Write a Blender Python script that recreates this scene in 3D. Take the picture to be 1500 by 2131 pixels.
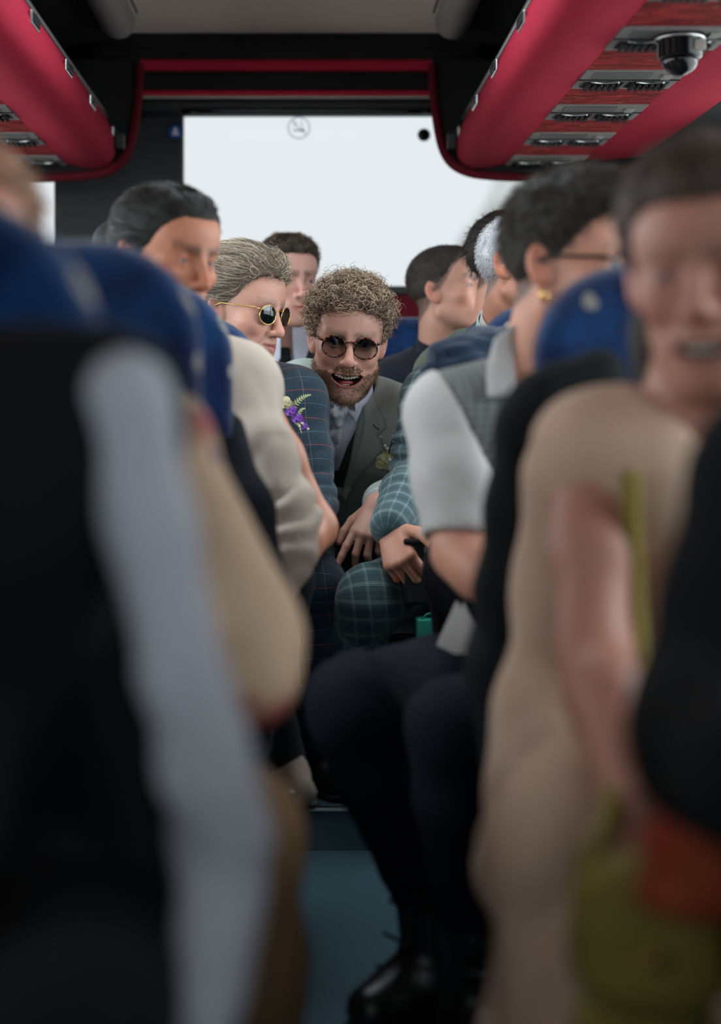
import bpy, bmesh, math, random, time
import numpy as np
from mathutils import Vector, Matrix, geometry
for _o in list(bpy.data.objects): bpy.data.objects.remove(_o)
S = bpy.context.scene
COL = S.collection
RNG = np.random.default_rng(7)
random.seed(7)

# ------------------------------------------------------------------ camera, sky, exposure
FPX = 3000.0            # focal length in pixels of the 1500 x 2131 frame
CZ = 0.95               # camera height above the aisle floor
cam = bpy.data.cameras.new('camera'); camo = bpy.data.objects.new('camera', cam); COL.objects.link(camo)
camo.location = (0, 0, CZ); camo.rotation_euler = (math.pi / 2, 0, 0)
cam.sensor_fit = 'VERTICAL'; cam.sensor_height = 36.0; cam.lens = FPX / 2131 * 36
cam.shift_x = (750 - 633) / 2131; cam.shift_y = -(1065.5 - 833) / 2131
cam.clip_start = 0.02
cam.dof.use_dof = True; cam.dof.focus_distance = 3.2; cam.dof.aperture_fstop = 1.45
S.camera = camo
S.view_settings.view_transform = 'Standard'; S.view_settings.look = 'None'
S.view_settings.gamma = 1.0; S.view_settings.use_curve_mapping = False
S.view_settings.exposure = 3.3
SKY = 1.0
wd = bpy.data.worlds.new('overcast_sky'); S.world = wd; wd.use_nodes = True
_bg = wd.node_tree.nodes['Background']; _bg.inputs[0].default_value = (0.93, 0.97, 1.0, 1); _bg.inputs[1].default_value = SKY
S.cycles.max_bounces = 7; S.cycles.diffuse_bounces = 4; S.cycles.glossy_bounces = 3
S.cycles.transparent_max_bounces = 12; S.cycles.sample_clamp_indirect = 4.0
S.cycles.caustics_reflective = False; S.cycles.caustics_refractive = False

def portal(name, loc, rot, sx, sy):
    l = bpy.data.lights.new(name, 'AREA'); l.shape = 'RECTANGLE'; l.size = sx; l.size_y = sy
    l.cycles.is_portal = True
    o = bpy.data.objects.new(name, l); COL.objects.link(o); o.location = loc; o.rotation_euler = rot
H = math.pi / 2
portal('window_portal_left', (-1.26, 2.55, 1.35), (0, -H, 0), .76, 3.3)
portal('window_portal_right', (1.21, 2.55, 1.35), (0, H, 0), .76, 3.3)
portal('windscreen_portal', (-.02, -1.52, 1.53), (H, 0, 0), 2.2, .5)
portal('roof_hatch_portal', (-.05, 2.85, 2.10), (0, 0, 0), .6, .9)
portal('rear_window_portal', (-.02, 4.62, 1.5), (-H, 0, 0), 1.9, .6)

# ------------------------------------------------------------------ helpers
def PX(px, py, y): return np.array([(px - 633) * y / FPX, y, CZ - (py - 833) * y / FPX])
def lin(r, g, b):
    f = lambda c: (c / 255 / 12.92) if c <= 10 else ((c / 255 + .055) / 1.055) ** 2.4
    return (f(r), f(g), f(b))
def A(*v): return np.array(v, float)
def unit(v): v = np.asarray(v, float); return v / (np.linalg.norm(v) + 1e-12)
def lerp(a, b, t): return np.asarray(a, float) * (1 - t) + np.asarray(b, float) * t

def empty(name, loc, label=None, cat=None, group=None):
    o = bpy.data.objects.new(name, None); COL.objects.link(o); o.location = tuple(loc); o.empty_display_size = .05
    tag(o, label, cat, group); return o
def tag(o, label=None, cat=None, group=None, kind=None):
    if label: o['label'] = label
    if cat: o['category'] = cat
    if group: o['group'] = group
    if kind: o['kind'] = kind
    return o
ROOTLOC = {}
def root_of(p):
    while p.parent is not None: p = p.parent
    return np.array(p.location)

def obj(name, V, Fc, mat, parent=None, smooth=True, col=None, fab=None, label=None, kind=None):
    V = np.asarray(V, np.float32)
    if parent is not None: V = V - root_of(parent).astype(np.float32)
    me = bpy.data.meshes.new(name)
    if isinstance(Fc, np.ndarray):
        n, k = Fc.shape
        me.vertices.add(len(V)); me.vertices.foreach_set('co', V.ravel())
        me.loops.add(n * k); me.loops.foreach_set('vertex_index', Fc.astype(np.int32).ravel())
        me.polygons.add(n); me.polygons.foreach_set('loop_start', np.arange(0, n * k, k, dtype=np.int32))
        me.update(calc_edges=True)
    else:
        me.from_pydata([tuple(v) for v in V], [], Fc); me.update()
    if smooth: me.polygons.foreach_set('use_smooth', np.ones(len(me.polygons), bool))
    if col is not None:
        a = me.attributes.new('Col', 'FLOAT_COLOR', 'POINT')
        c = np.ones((len(V), 4), np.float32); c[:, :3] = col; a.data.foreach_set('color', c.ravel())
    if fab is not None:
        a = me.attributes.new('fab', 'FLOAT_VECTOR', 'POINT'); a.data.foreach_set('vector', np.asarray(fab, np.float32).ravel())
    me.materials.append(mat)
    o = bpy.data.objects.new(name, me); COL.objects.link(o)
    if parent is not None: o.parent = parent
    if label: o['label'] = label
    if kind: o['kind'] = kind
    return o

def boxgeo(c, s, bev=0.0, seg=2, R=None):
    bm = bmesh.new(); bmesh.ops.create_cube(bm, size=1.0)
    for v in bm.verts: v.co = Vector((v.co.x * s[0], v.co.y * s[1], v.co.z * s[2]))
    if bev > 0: bmesh.ops.bevel(bm, geom=bm.edges[:], offset=min(bev, min(s) * .49), segments=seg, affect='EDGES', profile=.5)
    V = np.array([v.co[:] for v in bm.verts]); bm.verts.index_update()
    F = [[v.index for v in f.verts] for f in bm.faces]; bm.free()
    if R is not None: V = V @ np.array(R).T
    return V + np.asarray(c, float), F
def box(name, c, s, mat, parent=None, bev=0.004, seg=2, R=None, **kw):
    V, F = boxgeo(c, s, bev, seg, R); return obj(name, V, F, mat, parent, smooth=False, **kw)
def join(parts):
    Vs, Fs, n = [], [], 0
    for V, F in parts:
        Vs.append(np.asarray(V, float)); Fs += [[int(i) + n for i in f] for f in F]; n += len(V)
    return np.concatenate(Vs), Fs
def tubegeo(pts, r, sides=8, closed=False):
    pts = np.asarray(pts, float); n = len(pts); r = np.broadcast_to(np.asarray(r, float), (n,))
    T = np.roll(pts, -1, 0) - np.roll(pts, 1, 0)
    if not closed: T[0] = pts[1] - pts[0]; T[-1] = pts[-1] - pts[-2]
    T /= np.linalg.norm(T, axis=1)[:, None] + 1e-12
    up = unit(np.cross(T[0], A(.3, .5, .8))); N = [up]
    for i in range(1, n):
        v = N[-1] - T[i] * (N[-1] @ T[i]); N.append(unit(v))
    N = np.array(N); B = np.cross(T, N); a = np.arange(sides) * 2 * math.pi / sides
    V = (pts[:, None] + r[:, None, None] * (np.cos(a)[None, :, None] * N[:, None] + np.sin(a)[None, :, None] * B[:, None])).reshape(-1, 3)
    F = []
    for i in range(n if closed else n - 1):
        j = (i + 1) % n
        for k in range(sides): F.append([i * sides + k, i * sides + (k + 1) % sides, j * sides + (k + 1) % sides, j * sides + k])
    if not closed: F += [list(range(sides))[::-1], [(n - 1) * sides + k for k in range(sides)]]
    return V, F
def strands(P, r, sides=3):
    """P: (S,N,3) strands -> one tube mesh in numpy. returns V,F,strand id per vertex"""
    Sn, N, _ = P.shape
    T = np.gradient(P, axis=1); T /= np.linalg.norm(T, axis=2, keepdims=True) + 1e-9
    ref = np.where(np.abs(T[..., 2:3]) < .9, np.array([0, 0, 1.0]), np.array([1.0, 0, 0]))
    U = np.cross(T, ref); U /= np.linalg.norm(U, axis=2, keepdims=True) + 1e-9; W = np.cross(T, U)
    taper = np.interp(np.linspace(0, 1, N), [0, .6, 1], [1, .85, .25])
    rr = (np.asarray(r).reshape(-1, 1) * taper[None])[..., None, None]
    a = np.arange(sides) * 2 * math.pi / sides
    V = P[:, :, None] + rr * (np.cos(a)[None, None, :, None] * U[:, :, None] + np.sin(a)[None, None, :, None] * W[:, :, None])
    idx = np.arange(Sn * N * sides).reshape(Sn, N, sides)
    q = np.stack([idx[:, :-1], np.roll(idx[:, :-1], -1, 2), np.roll(idx[:, 1:], -1, 2), idx[:, 1:]], -1).reshape(-1, 4)
    return V.reshape(-1, 3), q, np.repeat(np.arange(Sn), N * sides)

# value noise
def vnoise(P, seed=0):
    P = np.asarray(P, float); i = np.floor(P).astype(np.int64); f = P - i; f = f * f * (3 - 2 * f)
    def h(dx, dy, dz):
        n = (i[:, 0] + dx) * 374761393 + (i[:, 1] + dy) * 668265263 + (i[:, 2] + dz) * 2147483647 + seed * 974634777
        n = (n ^ (n >> 13)) * 1274126177; n = n ^ (n >> 16)
        return (n & 0xffff) / 65535.0
    x, y, z = f.T; L = lambda a, b, t: a + (b - a) * t
    return L(L(L(h(0,0,0), h(1,0,0), x), L(h(0,1,0), h(1,1,0), x), y), L(L(h(0,0,1), h(1,0,1), x), L(h(0,1,1), h(1,1,1), x), y), z)
def fbm(P, o=3, seed=0):
    s = 0; a = .5
    for k in range(o): s = s + a * (vnoise(P * 2 ** k, seed + k) - .5); a *= .5
    return s

# ------------------------------------------------------------------ signed distance sculpting
def smin(a, b, k):
    h = np.clip(.5 + .5 * (b - a) / k, 0, 1); return b + (a - b) * h - k * h * (1 - h)
def smax(a, b, k): return -smin(-a, -b, k)
def d_ell(P, c, r):
    q = (P - np.asarray(c)) / np.asarray(r); k0 = np.sqrt((q * q).sum(1)); k1 = np.sqrt(((q / np.asarray(r)) ** 2).sum(1))
    return k0 * (k0 - 1) / (k1 + 1e-9)
def d_sph(P, c, r): return np.sqrt(((P - np.asarray(c)) ** 2).sum(1)) - r
def d_cone(P, a, b, r1, r2):
    a = np.asarray(a, float); ab = np.asarray(b, float) - a; t = np.clip(((P - a) @ ab) / (ab @ ab + 1e-12), 0, 1)
    return np.sqrt(((P - a - t[:, None] * ab) ** 2).sum(1)) - (r1 + (r2 - r1) * t)
def d_box(P, c, half, r):
    q = np.abs(P - np.asarray(c)) - (np.asarray(half) - r)
    return np.sqrt((np.maximum(q, 0) ** 2).sum(1)) + np.minimum(q.max(1), 0) - r

class Field:
    """ops: (fn, k, mode, lo, hi); boxes let far operands be skipped"""
    def __init__(s): s.ops = []; s.lo = np.full(3, 1e9); s.hi = np.full(3, -1e9)
    def _b(s, p, r): p = np.asarray(p, float); s.lo = np.minimum(s.lo, p - r); s.hi = np.maximum(s.hi, p + r)
    def cone(s, a, b, r1, r2=None, k=.02):
        r2 = r1 if r2 is None else r2; a = np.asarray(a, float); b = np.asarray(b, float); s._b(a, r1); s._b(b, r2)
        s.ops.append((lambda P: d_cone(P, a, b, r1, r2), k, 1, np.minimum(a - r1, b - r2), np.maximum(a + r1, b + r2))); return s
    def chain(s, pts, rs, k=.02):
        for i in range(len(pts) - 1): s.cone(pts[i], pts[i + 1], rs[i], rs[i + 1], k)
        return s
    def ell(s, c, r, k=.02):
        c = np.asarray(c, float); s._b(c, max(r)); s.ops.append((lambda P: d_ell(P, c, r), k, 1, c - max(r), c + max(r))); return s
    def add(s, fn, lo, hi, k=.01): s._b(lo, 0); s._b(hi, 0); s.ops.append((fn, k, 1, np.asarray(lo), np.asarray(hi))); return s
    def sub(s, fn, k=.005): s.ops.append((fn, k, -1, None, None)); return s
    def post(s, fn): s.ops.append((fn, 0, 0, None, None)); return s
    def __call__(s, P, margin=None):
        d = None
        if margin is not None: pl, ph = P.min(0), P.max(0)
        for fn, k, m, lo, hi in s.ops:
            if margin is not None and m == 1 and lo is not None and (np.maximum(np.maximum(lo - ph, pl - hi), 0) ** 2).sum() > (margin + k) ** 2: continue
            if m == 0: d = fn(P, d if d is not None else np.full(len(P), 1.0))
            elif d is None: d = fn(P) if m > 0 else np.full(len(P), 1.0)
            else: e = fn(P); d = smin(d, e, k) if m > 0 else smax(d, -e, k)
        return d if d is not None else np.full(len(P), 1.0)
    def grouped(s, P, margin, cell):
        """evaluate scattered points cell by cell so that far operands drop out"""
        key = np.floor((P - s.lo) / cell).astype(np.int64); key = key[:, 0] * 1000003 + key[:, 1] * 1009 + key[:, 2]
        o = np.argsort(key, kind='stable'); cut = np.flatnonzero(np.diff(key[o])) + 1; out = np.empty(len(P))
        for g in np.split(o, cut): out[g] = s(P[g], margin)
        return out

def mesh_field(F, h, pad=.03, newton=1):
    lo = F.lo - pad; hi = F.hi + pad; B = 6
    n = np.ceil((hi - lo) / h).astype(int) + 1; nb = (n + B - 1) // B; n = nb * B; G = 3
    bi = np.stack(np.meshgrid(*[np.arange(k) for k in nb], indexing='ij'), -1).reshape(-1, 3)
    bc = lo + (bi * B + (B - 1) / 2) * h
    dc = F.grouped(bc, .2, .25); keep = np.abs(dc) < B * h * 1.15 + .006
    D = np.repeat(np.repeat(np.repeat(np.where(dc.reshape(nb) < 0, -1., 1.).astype(np.float32), B, 0), B, 1), B, 2)
    loc = np.stack(np.meshgrid(*[np.arange(B)] * 3, indexing='ij'), -1).reshape(-1, 3)
    kb = bi[keep]; gk = kb // G; key = gk[:, 0] * 1000003 + gk[:, 1] * 1009 + gk[:, 2]; o = np.argsort(key, kind='stable')
    mg = B * h * 2.2 + .012
    for g in np.split(o, np.flatnonzero(np.diff(key[o])) + 1):
        ii = (kb[g][:, None] * B + loc[None]).reshape(-1, 3)
        if len(ii): D[ii[:, 0], ii[:, 1], ii[:, 2]] = F(lo + ii * h, mg)
    s = D < 0
    sm = s.astype(np.uint8); sm = sm[:-1] + sm[1:]; sm = sm[:, :-1] + sm[:, 1:]; sm = sm[:, :, :-1] + sm[:, :, 1:]
    ci = np.argwhere((sm > 0) & (sm < 8))
    vid = np.full(np.array(n) - 1, -1, np.int32); vid[ci[:, 0], ci[:, 1], ci[:, 2]] = np.arange(len(ci))
    off = np.array([(a, b, e) for a in (0, 1) for b in (0, 1) for e in (0, 1)])
    vals = np.stack([D[ci[:, 0] + o[0], ci[:, 1] + o[1], ci[:, 2] + o[2]] for o in off], 1)
    acc = np.zeros((len(ci), 3)); cnt = np.zeros(len(ci))
    for i in range(8):
        for j in range(i + 1, 8):
            if np.abs(off[i] - off[j]).sum() != 1: continue
            a, b = vals[:, i], vals[:, j]; m = (a < 0) != (b < 0)
            t = np.where(m, a / np.where(m, a - b, 1), 0)
            acc += np.where(m[:, None], off[i] + t[:, None] * (off[j] - off[i]), 0); cnt += m
    V = lo + (ci + acc / cnt[:, None]) * h
    quads = []
    for ax in range(3):
        u, w = [(1, 2), (2, 0), (0, 1)][ax]
        sl0 = [slice(None)] * 3; sl1 = [slice(None)] * 3; sl0[ax] = slice(0, -1); sl1[ax] = slice(1, None)
        a0, a1 = s[tuple(sl0)], s[tuple(sl1)]
        e = np.argwhere(a0 != a1); e = e[(e[:, u] > 0) & (e[:, w] > 0) & (e[:, u] < n[u] - 1) & (e[:, w] < n[w] - 1)]
        flip = a1[e[:, 0], e[:, 1], e[:, 2]]
        def g(du, dw):
            q = e.copy(); q[:, u] += du; q[:, w] += dw; return vid[q[:, 0], q[:, 1], q[:, 2]]
        q = np.stack([g(-1, -1), g(0, -1), g(0, 0), g(-1, 0)], 1); q[flip] = q[flip][:, ::-1]; quads.append(q)
    Q = np.concatenate(quads); Q = Q[(Q >= 0).all(1)]
    if h <= .0065:
        for _ in range(newton):
            W4 = np.concatenate([V] + [V + np.eye(3)[i] * h * .25 for i in range(3)]); dd = F.grouped(W4, mg, B * G * h).reshape(4, -1)
            d = dd[0]; g = (dd[1:] - d).T / (h * .25)
            V = V - np.clip(d[:, None] * g / ((g * g).sum(1)[:, None] + 1e-3), -h * .4, h * .4)
    return V, Q
def vnormals(V, Q):
    fn = np.cross(V[Q[:, 2]] - V[Q[:, 0]], V[Q[:, 3]] - V[Q[:, 1]]); N = np.zeros_like(V)
    for k in range(4): np.add.at(N, Q[:, k], fn)
    return N / (np.linalg.norm(N, axis=1)[:, None] + 1e-12)
def sample(V, Q, n, w=None, rng=RNG):
    ar = np.linalg.norm(np.cross(V[Q[:, 2]] - V[Q[:, 0]], V[Q[:, 3]] - V[Q[:, 1]]), axis=1)
    if w is not None: ar = ar * w[Q].mean(1)
    f = rng.choice(len(Q), n, p=ar / ar.sum()); a, b = rng.random((2, n))
    N = vnormals(V, Q)
    def it(X): x = X[Q[f]]; return (x[:, 0] * ((1-a)*(1-b))[:, None] + x[:, 1] * (a*(1-b))[:, None] + x[:, 2] * (a*b)[:, None] + x[:, 3] * ((1-a)*b)[:, None])
    nn = it(N); return it(V), nn / (np.linalg.norm(nn, axis=1)[:, None] + 1e-9)

# ------------------------------------------------------------------ materials
def mat(name):
    m = bpy.data.materials.new(name); m.use_nodes = True; nt = m.node_tree
    return m, nt, nt.nodes['Principled BSDF']
def N(nt, t, **kw):
    n = nt.nodes.new(t)
    for k, v in kw.items():
        if k.startswith('i_'): n.inputs[int(k[2:])].default_value = v
        else: setattr(n, k, v)
    return n
def bump(nt, b, src, strength, dist=.002):
    bp = N(nt, 'ShaderNodeBump'); bp.inputs['Strength'].default_value = strength; bp.inputs['Distance'].default_value = dist
    nt.links.new(src, bp.inputs['Height']); nt.links.new(bp.outputs[0], b.inputs['Normal'])
def mixc(nt, fac, a, b):
    m = N(nt, 'ShaderNodeMix', data_type='RGBA')
    for k, v in ((0, fac), (6, a), (7, b)):
        if hasattr(v, 'node'): nt.links.new(v, m.inputs[k])
        elif k == 0: m.inputs[0].default_value = v
        else: m.inputs[k].default_value = (*v, 1)
    return m.outputs[2]
def math_(nt, op, a, b=None, c=None):
    m = N(nt, 'ShaderNodeMath', operation=op)
    for k, v in enumerate((a, b, c)):
        if v is None: continue
        if hasattr(v, 'node'): nt.links.new(v, m.inputs[k])
        else: m.inputs[k].default_value = v
    return m.outputs[0]
def noise(nt, scale, vec=None, detail=3, rough=.6):
    n = N(nt, 'ShaderNodeTexNoise'); n.inputs['Scale'].default_value = scale; n.inputs['Detail'].default_value = detail; n.inputs['Roughness'].default_value = rough
    if vec is None: vec = N(nt, 'ShaderNodeTexCoord').outputs['Object']
    nt.links.new(vec, n.inputs['Vector']); return n.outputs[0]
def ramp(nt, src, lo, hi):
    m = N(nt, 'ShaderNodeMapRange'); nt.links.new(src, m.inputs[0]); m.inputs[1].default_value = lo; m.inputs[2].default_value = hi; return m.outputs[0]
def plain(name, c, rough=.6, metal=0, var=.12, scale=30, bstr=.0, bscale=400, sheen=0, spec=.5):
    m, nt, b = mat(name); b.inputs['Roughness'].default_value = rough; b.inputs['Metallic'].default_value = metal
    b.inputs['Specular IOR Level'].default_value = spec
    b.inputs['Sheen Weight'].default_value = sheen; b.inputs['Sheen Roughness'].default_value = .5
    n = noise(nt, scale); c2 = tuple(min(1, v * (1 + var)) for v in c); c1 = tuple(v * (1 - var) for v in c)
    nt.links.new(mixc(nt, n, c1, c2), b.inputs['Base Color'])
    if bstr: bump(nt, b, noise(nt, bscale, detail=2), bstr)
    return m
def attr(nt, name, out='Color'): a = N(nt, 'ShaderNodeAttribute'); a.attribute_name = name; return a.outputs[out]
def vcol(name, rough, sss=0.0, bscale=250, bstr=.1, spec=.4, aniso=False, var=.1):
    m, nt, b = mat(name); b.inputs['Roughness'].default_value = rough; b.inputs['Specular IOR Level'].default_value = spec
    n = noise(nt, 180, detail=4); c = attr(nt, 'Col')
    v = N(nt, 'ShaderNodeHueSaturation'); nt.links.new(c, v.inputs['Color']); nt.links.new(math_(nt, 'MULTIPLY_ADD', n, 2 * var, 1 - var), v.inputs['Value'])
    nt.links.new(v.outputs[0], b.inputs['Base Color'])
    if sss: b.inputs['Subsurface Weight'].default_value = sss; b.inputs['Subsurface Radius'].default_value = (1, .35, .2); b.inputs['Subsurface Scale'].default_value = .006
    if bstr: bump(nt, b, noise(nt, bscale, detail=3), bstr, .001)
    return m
def plaid(name, base, lines, weave=.18, rough=.85, sheen=.15, dark=None):
    """lines: list of (axis 0/1, spacing, width, offset, colour, strength) in metres on the cloth's own u,v"""
    m, nt, b = mat(name); b.inputs['Roughness'].default_value = rough; b.inputs['Sheen Weight'].default_value = sheen; b.inputs['Specular IOR Level'].default_value = .2
    f = attr(nt, 'fab', 'Vector'); sp = N(nt, 'ShaderNodeSeparateXYZ'); nt.links.new(f, sp.inputs[0])
    w = noise(nt, 900, f, 2); n2 = noise(nt, 60, f, 3)
    c = mixc(nt, ramp(nt, w, .3, .7), tuple(v * (1 - weave * 2) for v in base), tuple(v * (1 + weave * 2) for v in base))
    if dark: c = mixc(nt, math_(nt, 'MULTIPLY', ramp(nt, n2, .35, .7), .5), c, dark)
    for ax, spc, wid, offs, col, st in lines:
        t = math_(nt, 'PINGPONG', math_(nt, 'ADD', sp.outputs[ax], offs + 10 * spc), spc / 2)
        k = math_(nt, 'MULTIPLY', math_(nt, 'LESS_THAN', t, wid / 2), st)
        c = mixc(nt, k, c, col)
    nt.links.new(c, b.inputs['Base Color']); bump(nt, b, w, .35, .0015); return m
def glassmat(name, tint, refl=.08, rough=.02):
    m, nt, b = mat(name); nt.nodes.remove(b); out = nt.nodes['Material Output']
    t = N(nt, 'ShaderNodeBsdfTransparent'); t.inputs[0].default_value = (*tint, 1)
    g = N(nt, 'ShaderNodeBsdfGlossy'); g.inputs['Roughness'].default_value = rough; g.inputs[0].default_value = (.9, .9, .9, 1)
    fr = N(nt, 'ShaderNodeLayerWeight'); fr.inputs[0].default_value = .25
    mx = N(nt, 'ShaderNodeMixShader'); nt.links.new(math_(nt, 'MULTIPLY', fr.outputs['Fresnel'], refl * 6), mx.inputs[0]) if refl else None
    if not refl: mx.inputs[0].default_value = 0
    nt.links.new(t.outputs[0], mx.inputs[1]); nt.links.new(g.outputs[0], mx.inputs[2]); nt.links.new(mx.outputs[0], out.inputs[0]); return m

M = {}
M['skin'] = vcol('skin', .5, .12, 420, .12, var=.06)
M['hair'] = vcol('hair', .55, 0, 300, 0, spec=.22, var=.15)
M['haircap'] = vcol('hair_mass', .7, 0, 160, .5, var=.3)
M['white'] = plain('white_cotton', lin(205, 205, 222), .8, var=.04, bstr=.15, bscale=900)
M['eye'] = vcol('eye', .28, 0, 1, 0, spec=.4, var=.0)
M['teeth'] = plain('teeth', lin(225, 215, 200), .25, var=.05)
M['tongue'] = plain('mouth_flesh', lin(150, 70, 70), .4)
M['dark'] = plain('black_plastic', (.008, .009, .011), .45, bstr=.1)
M['gloss'] = plain('gloss_black', (.006, .006, .008), .12)
M['gold'] = plain('gold_wire', lin(225, 180, 110), .25, 1, .05)
M['steel'] = plain('brushed_steel', (.6, .6, .62), .3, 1, .06, 80)
M['blacktrim'] = plain('black_carpet', (.006, .006, .008), .9, bstr=.3, bscale=500)
M['grey'] = plain('grey_plastic', lin(140, 138, 136), .55, bstr=.08)
M['lightgrey'] = plain('pale_grey_plastic', lin(165, 163, 158), .5)
M['ceil'] = plain('beige_ceiling_cloth', lin(240, 229, 217), .9, var=.06, scale=12, bstr=.2, bscale=300)
M['darkred'] = plain('dark_red_carpet', lin(86, 14, 28), .95, var=.15, scale=40, bstr=.3, bscale=500, spec=.2)
M['red'] = plain('crimson_carpet', lin(186, 43, 70), .95, var=.08, scale=25, bstr=.4, bscale=450, spec=.12)
M['wallgrey'] = plain('charcoal_wall', lin(38, 40, 44), .8, bstr=.15)
M['leather'] = plain('black_leather', (.005, .005, .006), .38, bstr=.15, bscale=150)
# ------------------------------------------------------------------ more materials for the coach
def m_floor():
    m, nt, b = mat('speckled_vinyl'); b.inputs['Roughness'].default_value = .38
    v = noise(nt, 900, detail=1); n = noise(nt, 6)
    c = mixc(nt, ramp(nt, v, .55, .7), lin(70, 98, 110), lin(116, 140, 150)); c = mixc(nt, math_(nt, 'MULTIPLY', n, .35), c, lin(62, 70, 82))
    nt.links.new(c, b.inputs['Base Color']); bump(nt, b, noise(nt, 700), .15); return m
M['floor'] = m_floor()
def m_seat():
    m, nt, b = mat('seat_moquette'); b.inputs['Roughness'].default_value = .95; b.inputs['Sheen Weight'].default_value = .25; b.inputs['Specular IOR Level'].default_value = .15
    tc = N(nt, 'ShaderNodeTexCoord').outputs['Object']
    def vor(scale, rnd=1.0):
        v = N(nt, 'ShaderNodeTexVoronoi'); v.inputs['Scale'].default_value = scale; v.inputs['Randomness'].default_value = rnd
        wv = N(nt, 'ShaderNodeVectorMath', operation='ADD'); nz = N(nt, 'ShaderNodeTexNoise'); nz.inputs['Scale'].default_value = 30
        nt.links.new(tc, nz.inputs['Vector']); sc = N(nt, 'ShaderNodeVectorMath', operation='SCALE'); sc.inputs['Scale'].default_value = .02
        nt.links.new(nz.outputs['Color'], sc.inputs[0]); nt.links.new(tc, wv.inputs[0]); nt.links.new(sc.outputs[0], wv.inputs[1]); nt.links.new(wv.outputs[0], v.inputs['Vector']); return v
    n = noise(nt, 14, tc, 2); w = noise(nt, 1200, tc, 1)
    c = mixc(nt, ramp(nt, n, .4, .62), lin(8, 32, 76), lin(12, 58, 108))
    v1 = vor(15); f1 = math_(nt, 'LESS_THAN', v1.outputs['Distance'], .25)
    sp = N(nt, 'ShaderNodeSeparateColor'); nt.links.new(v1.outputs['Color'], sp.inputs[0])
    cc = mixc(nt, math_(nt, 'GREATER_THAN', sp.outputs[0], .70), lin(150, 146, 140), lin(18, 18, 30))
    cc = mixc(nt, math_(nt, 'GREATER_THAN', sp.outputs[1], .72), cc, lin(196, 120, 92))
    c = mixc(nt, f1, c, cc)
    v2 = vor(31); f2 = math_(nt, 'MULTIPLY', math_(nt, 'LESS_THAN', v2.outputs['Distance'], .2), .7); c = mixc(nt, f2, c, lin(20, 22, 46))
    c = mixc(nt, math_(nt, 'MULTIPLY', w, .3), c, lin(10, 20, 48))
    nt.links.new(c, b.inputs['Base Color']); bump(nt, b, w, .4, .0015); return m
M['seat'] = m_seat()
M['bolster'] = plain('navy_black_side_cloth', lin(12, 14, 24), .85, bstr=.3, bscale=600, sheen=.0, spec=.2)
def m_pattern():
    m, nt, b = mat('printed_red_cloth'); b.inputs['Roughness'].default_value = .9; b.inputs['Specular IOR Level'].default_value = .15
    tc = N(nt, 'ShaderNodeTexCoord').outputs['Object']
    mp = N(nt, 'ShaderNodeMapping'); mp.inputs['Scale'].default_value = (14, 46, 10); nt.links.new(tc, mp.inputs[0])
    n = noise(nt, 1.0, mp.outputs[0], 4, .7); c = mixc(nt, ramp(nt, n, .42, .6), lin(120, 40, 44), lin(176, 58, 58))
    n2 = noise(nt, 2.2, mp.outputs[0], 3, .6); c = mixc(nt, ramp(nt, n2, .62, .68), c, lin(28, 12, 18))
    mp2 = N(nt, 'ShaderNodeMapping'); mp2.inputs['Scale'].default_value = (20, 60, 10); mp2.inputs['Location'].default_value = (3, 7, 1); nt.links.new(tc, mp2.inputs[0])
    n3 = noise(nt, 1.4, mp2.outputs[0], 2, .5); c = mixc(nt, ramp(nt, n3, .66, .70), c, lin(178, 120, 66))
    nt.links.new(c, b.inputs['Base Color']); bump(nt, b, n, .2); return m
M['pattern'] = m_pattern()
M['mesh'] = None
def m_mesh():
    m, nt, b = mat('perforated_speaker_grille'); b.inputs['Roughness'].default_value = .5
    tc = N(nt, 'ShaderNodeTexCoord').outputs['Object']; sp = N(nt, 'ShaderNodeSeparateXYZ'); nt.links.new(tc, sp.inputs[0])
    a = math_(nt, 'PINGPONG', sp.outputs[0], .003); c_ = math_(nt, 'PINGPONG', sp.outputs[1], .003)
    k = math_(nt, 'MULTIPLY', math_(nt, 'GREATER_THAN', a, .0014), math_(nt, 'GREATER_THAN', c_, .0014))
    nt.links.new(mixc(nt, k, lin(128, 126, 124), lin(24, 24, 26)), b.inputs['Base Color']); return m
M['mesh'] = m_mesh()
M['sidegl'] = glassmat('side_window_glass', (.9, .94, .94))
M['reargl'] = glassmat('dark_tinted_rear_glass', (.294, .297, .297), refl=.02)
M['blind'] = plain('beige_window_blind', lin(196, 184, 160), .9, bstr=.2)

def S_(o): return tag(o, kind='structure')
XL, XR, YR, YF = -1.22, 1.17, 4.45, -1.5
# ------------------------------------------------------------------ setting: floor, walls, ceiling
S_(box('floor', ((XL + XR) / 2, 1.5, -.03), (XR - XL, 6.1, .06), M['floor'], bev=0))
S_(box('trim_1', ((XL + XR) / 2, 3.245, .045), (XR - XL, .41, .09), M['floor'], bev=0))       # low step
S_(box('trim_2', ((XL + XR) / 2, 4.0, .13), (XR - XL, 1.1, .26), M['blacktrim'], bev=0))       # rear platform
S_(box('trim_3', ((XL + XR) / 2, 3.043, .088), (XR - XL, .016, .008), M['steel'], bev=.002))
S_(box('trim_4', ((XL + XR) / 2, 3.446, .094), (XR - XL, .016, .008), M['steel'], bev=.002))
road, nt_, b_ = mat('pale_bounce_road'); nt_.links.new(mixc(nt_, noise(nt_, 4), lin(146, 144, 140), lin(168, 166, 162)), b_.inputs['Base Color'])  # unseen ground, paled to bounce light up onto ceiling and racks
S_(box('ground', (0, 10, -.95), (120, 120, .1), road, bev=0))
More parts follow.
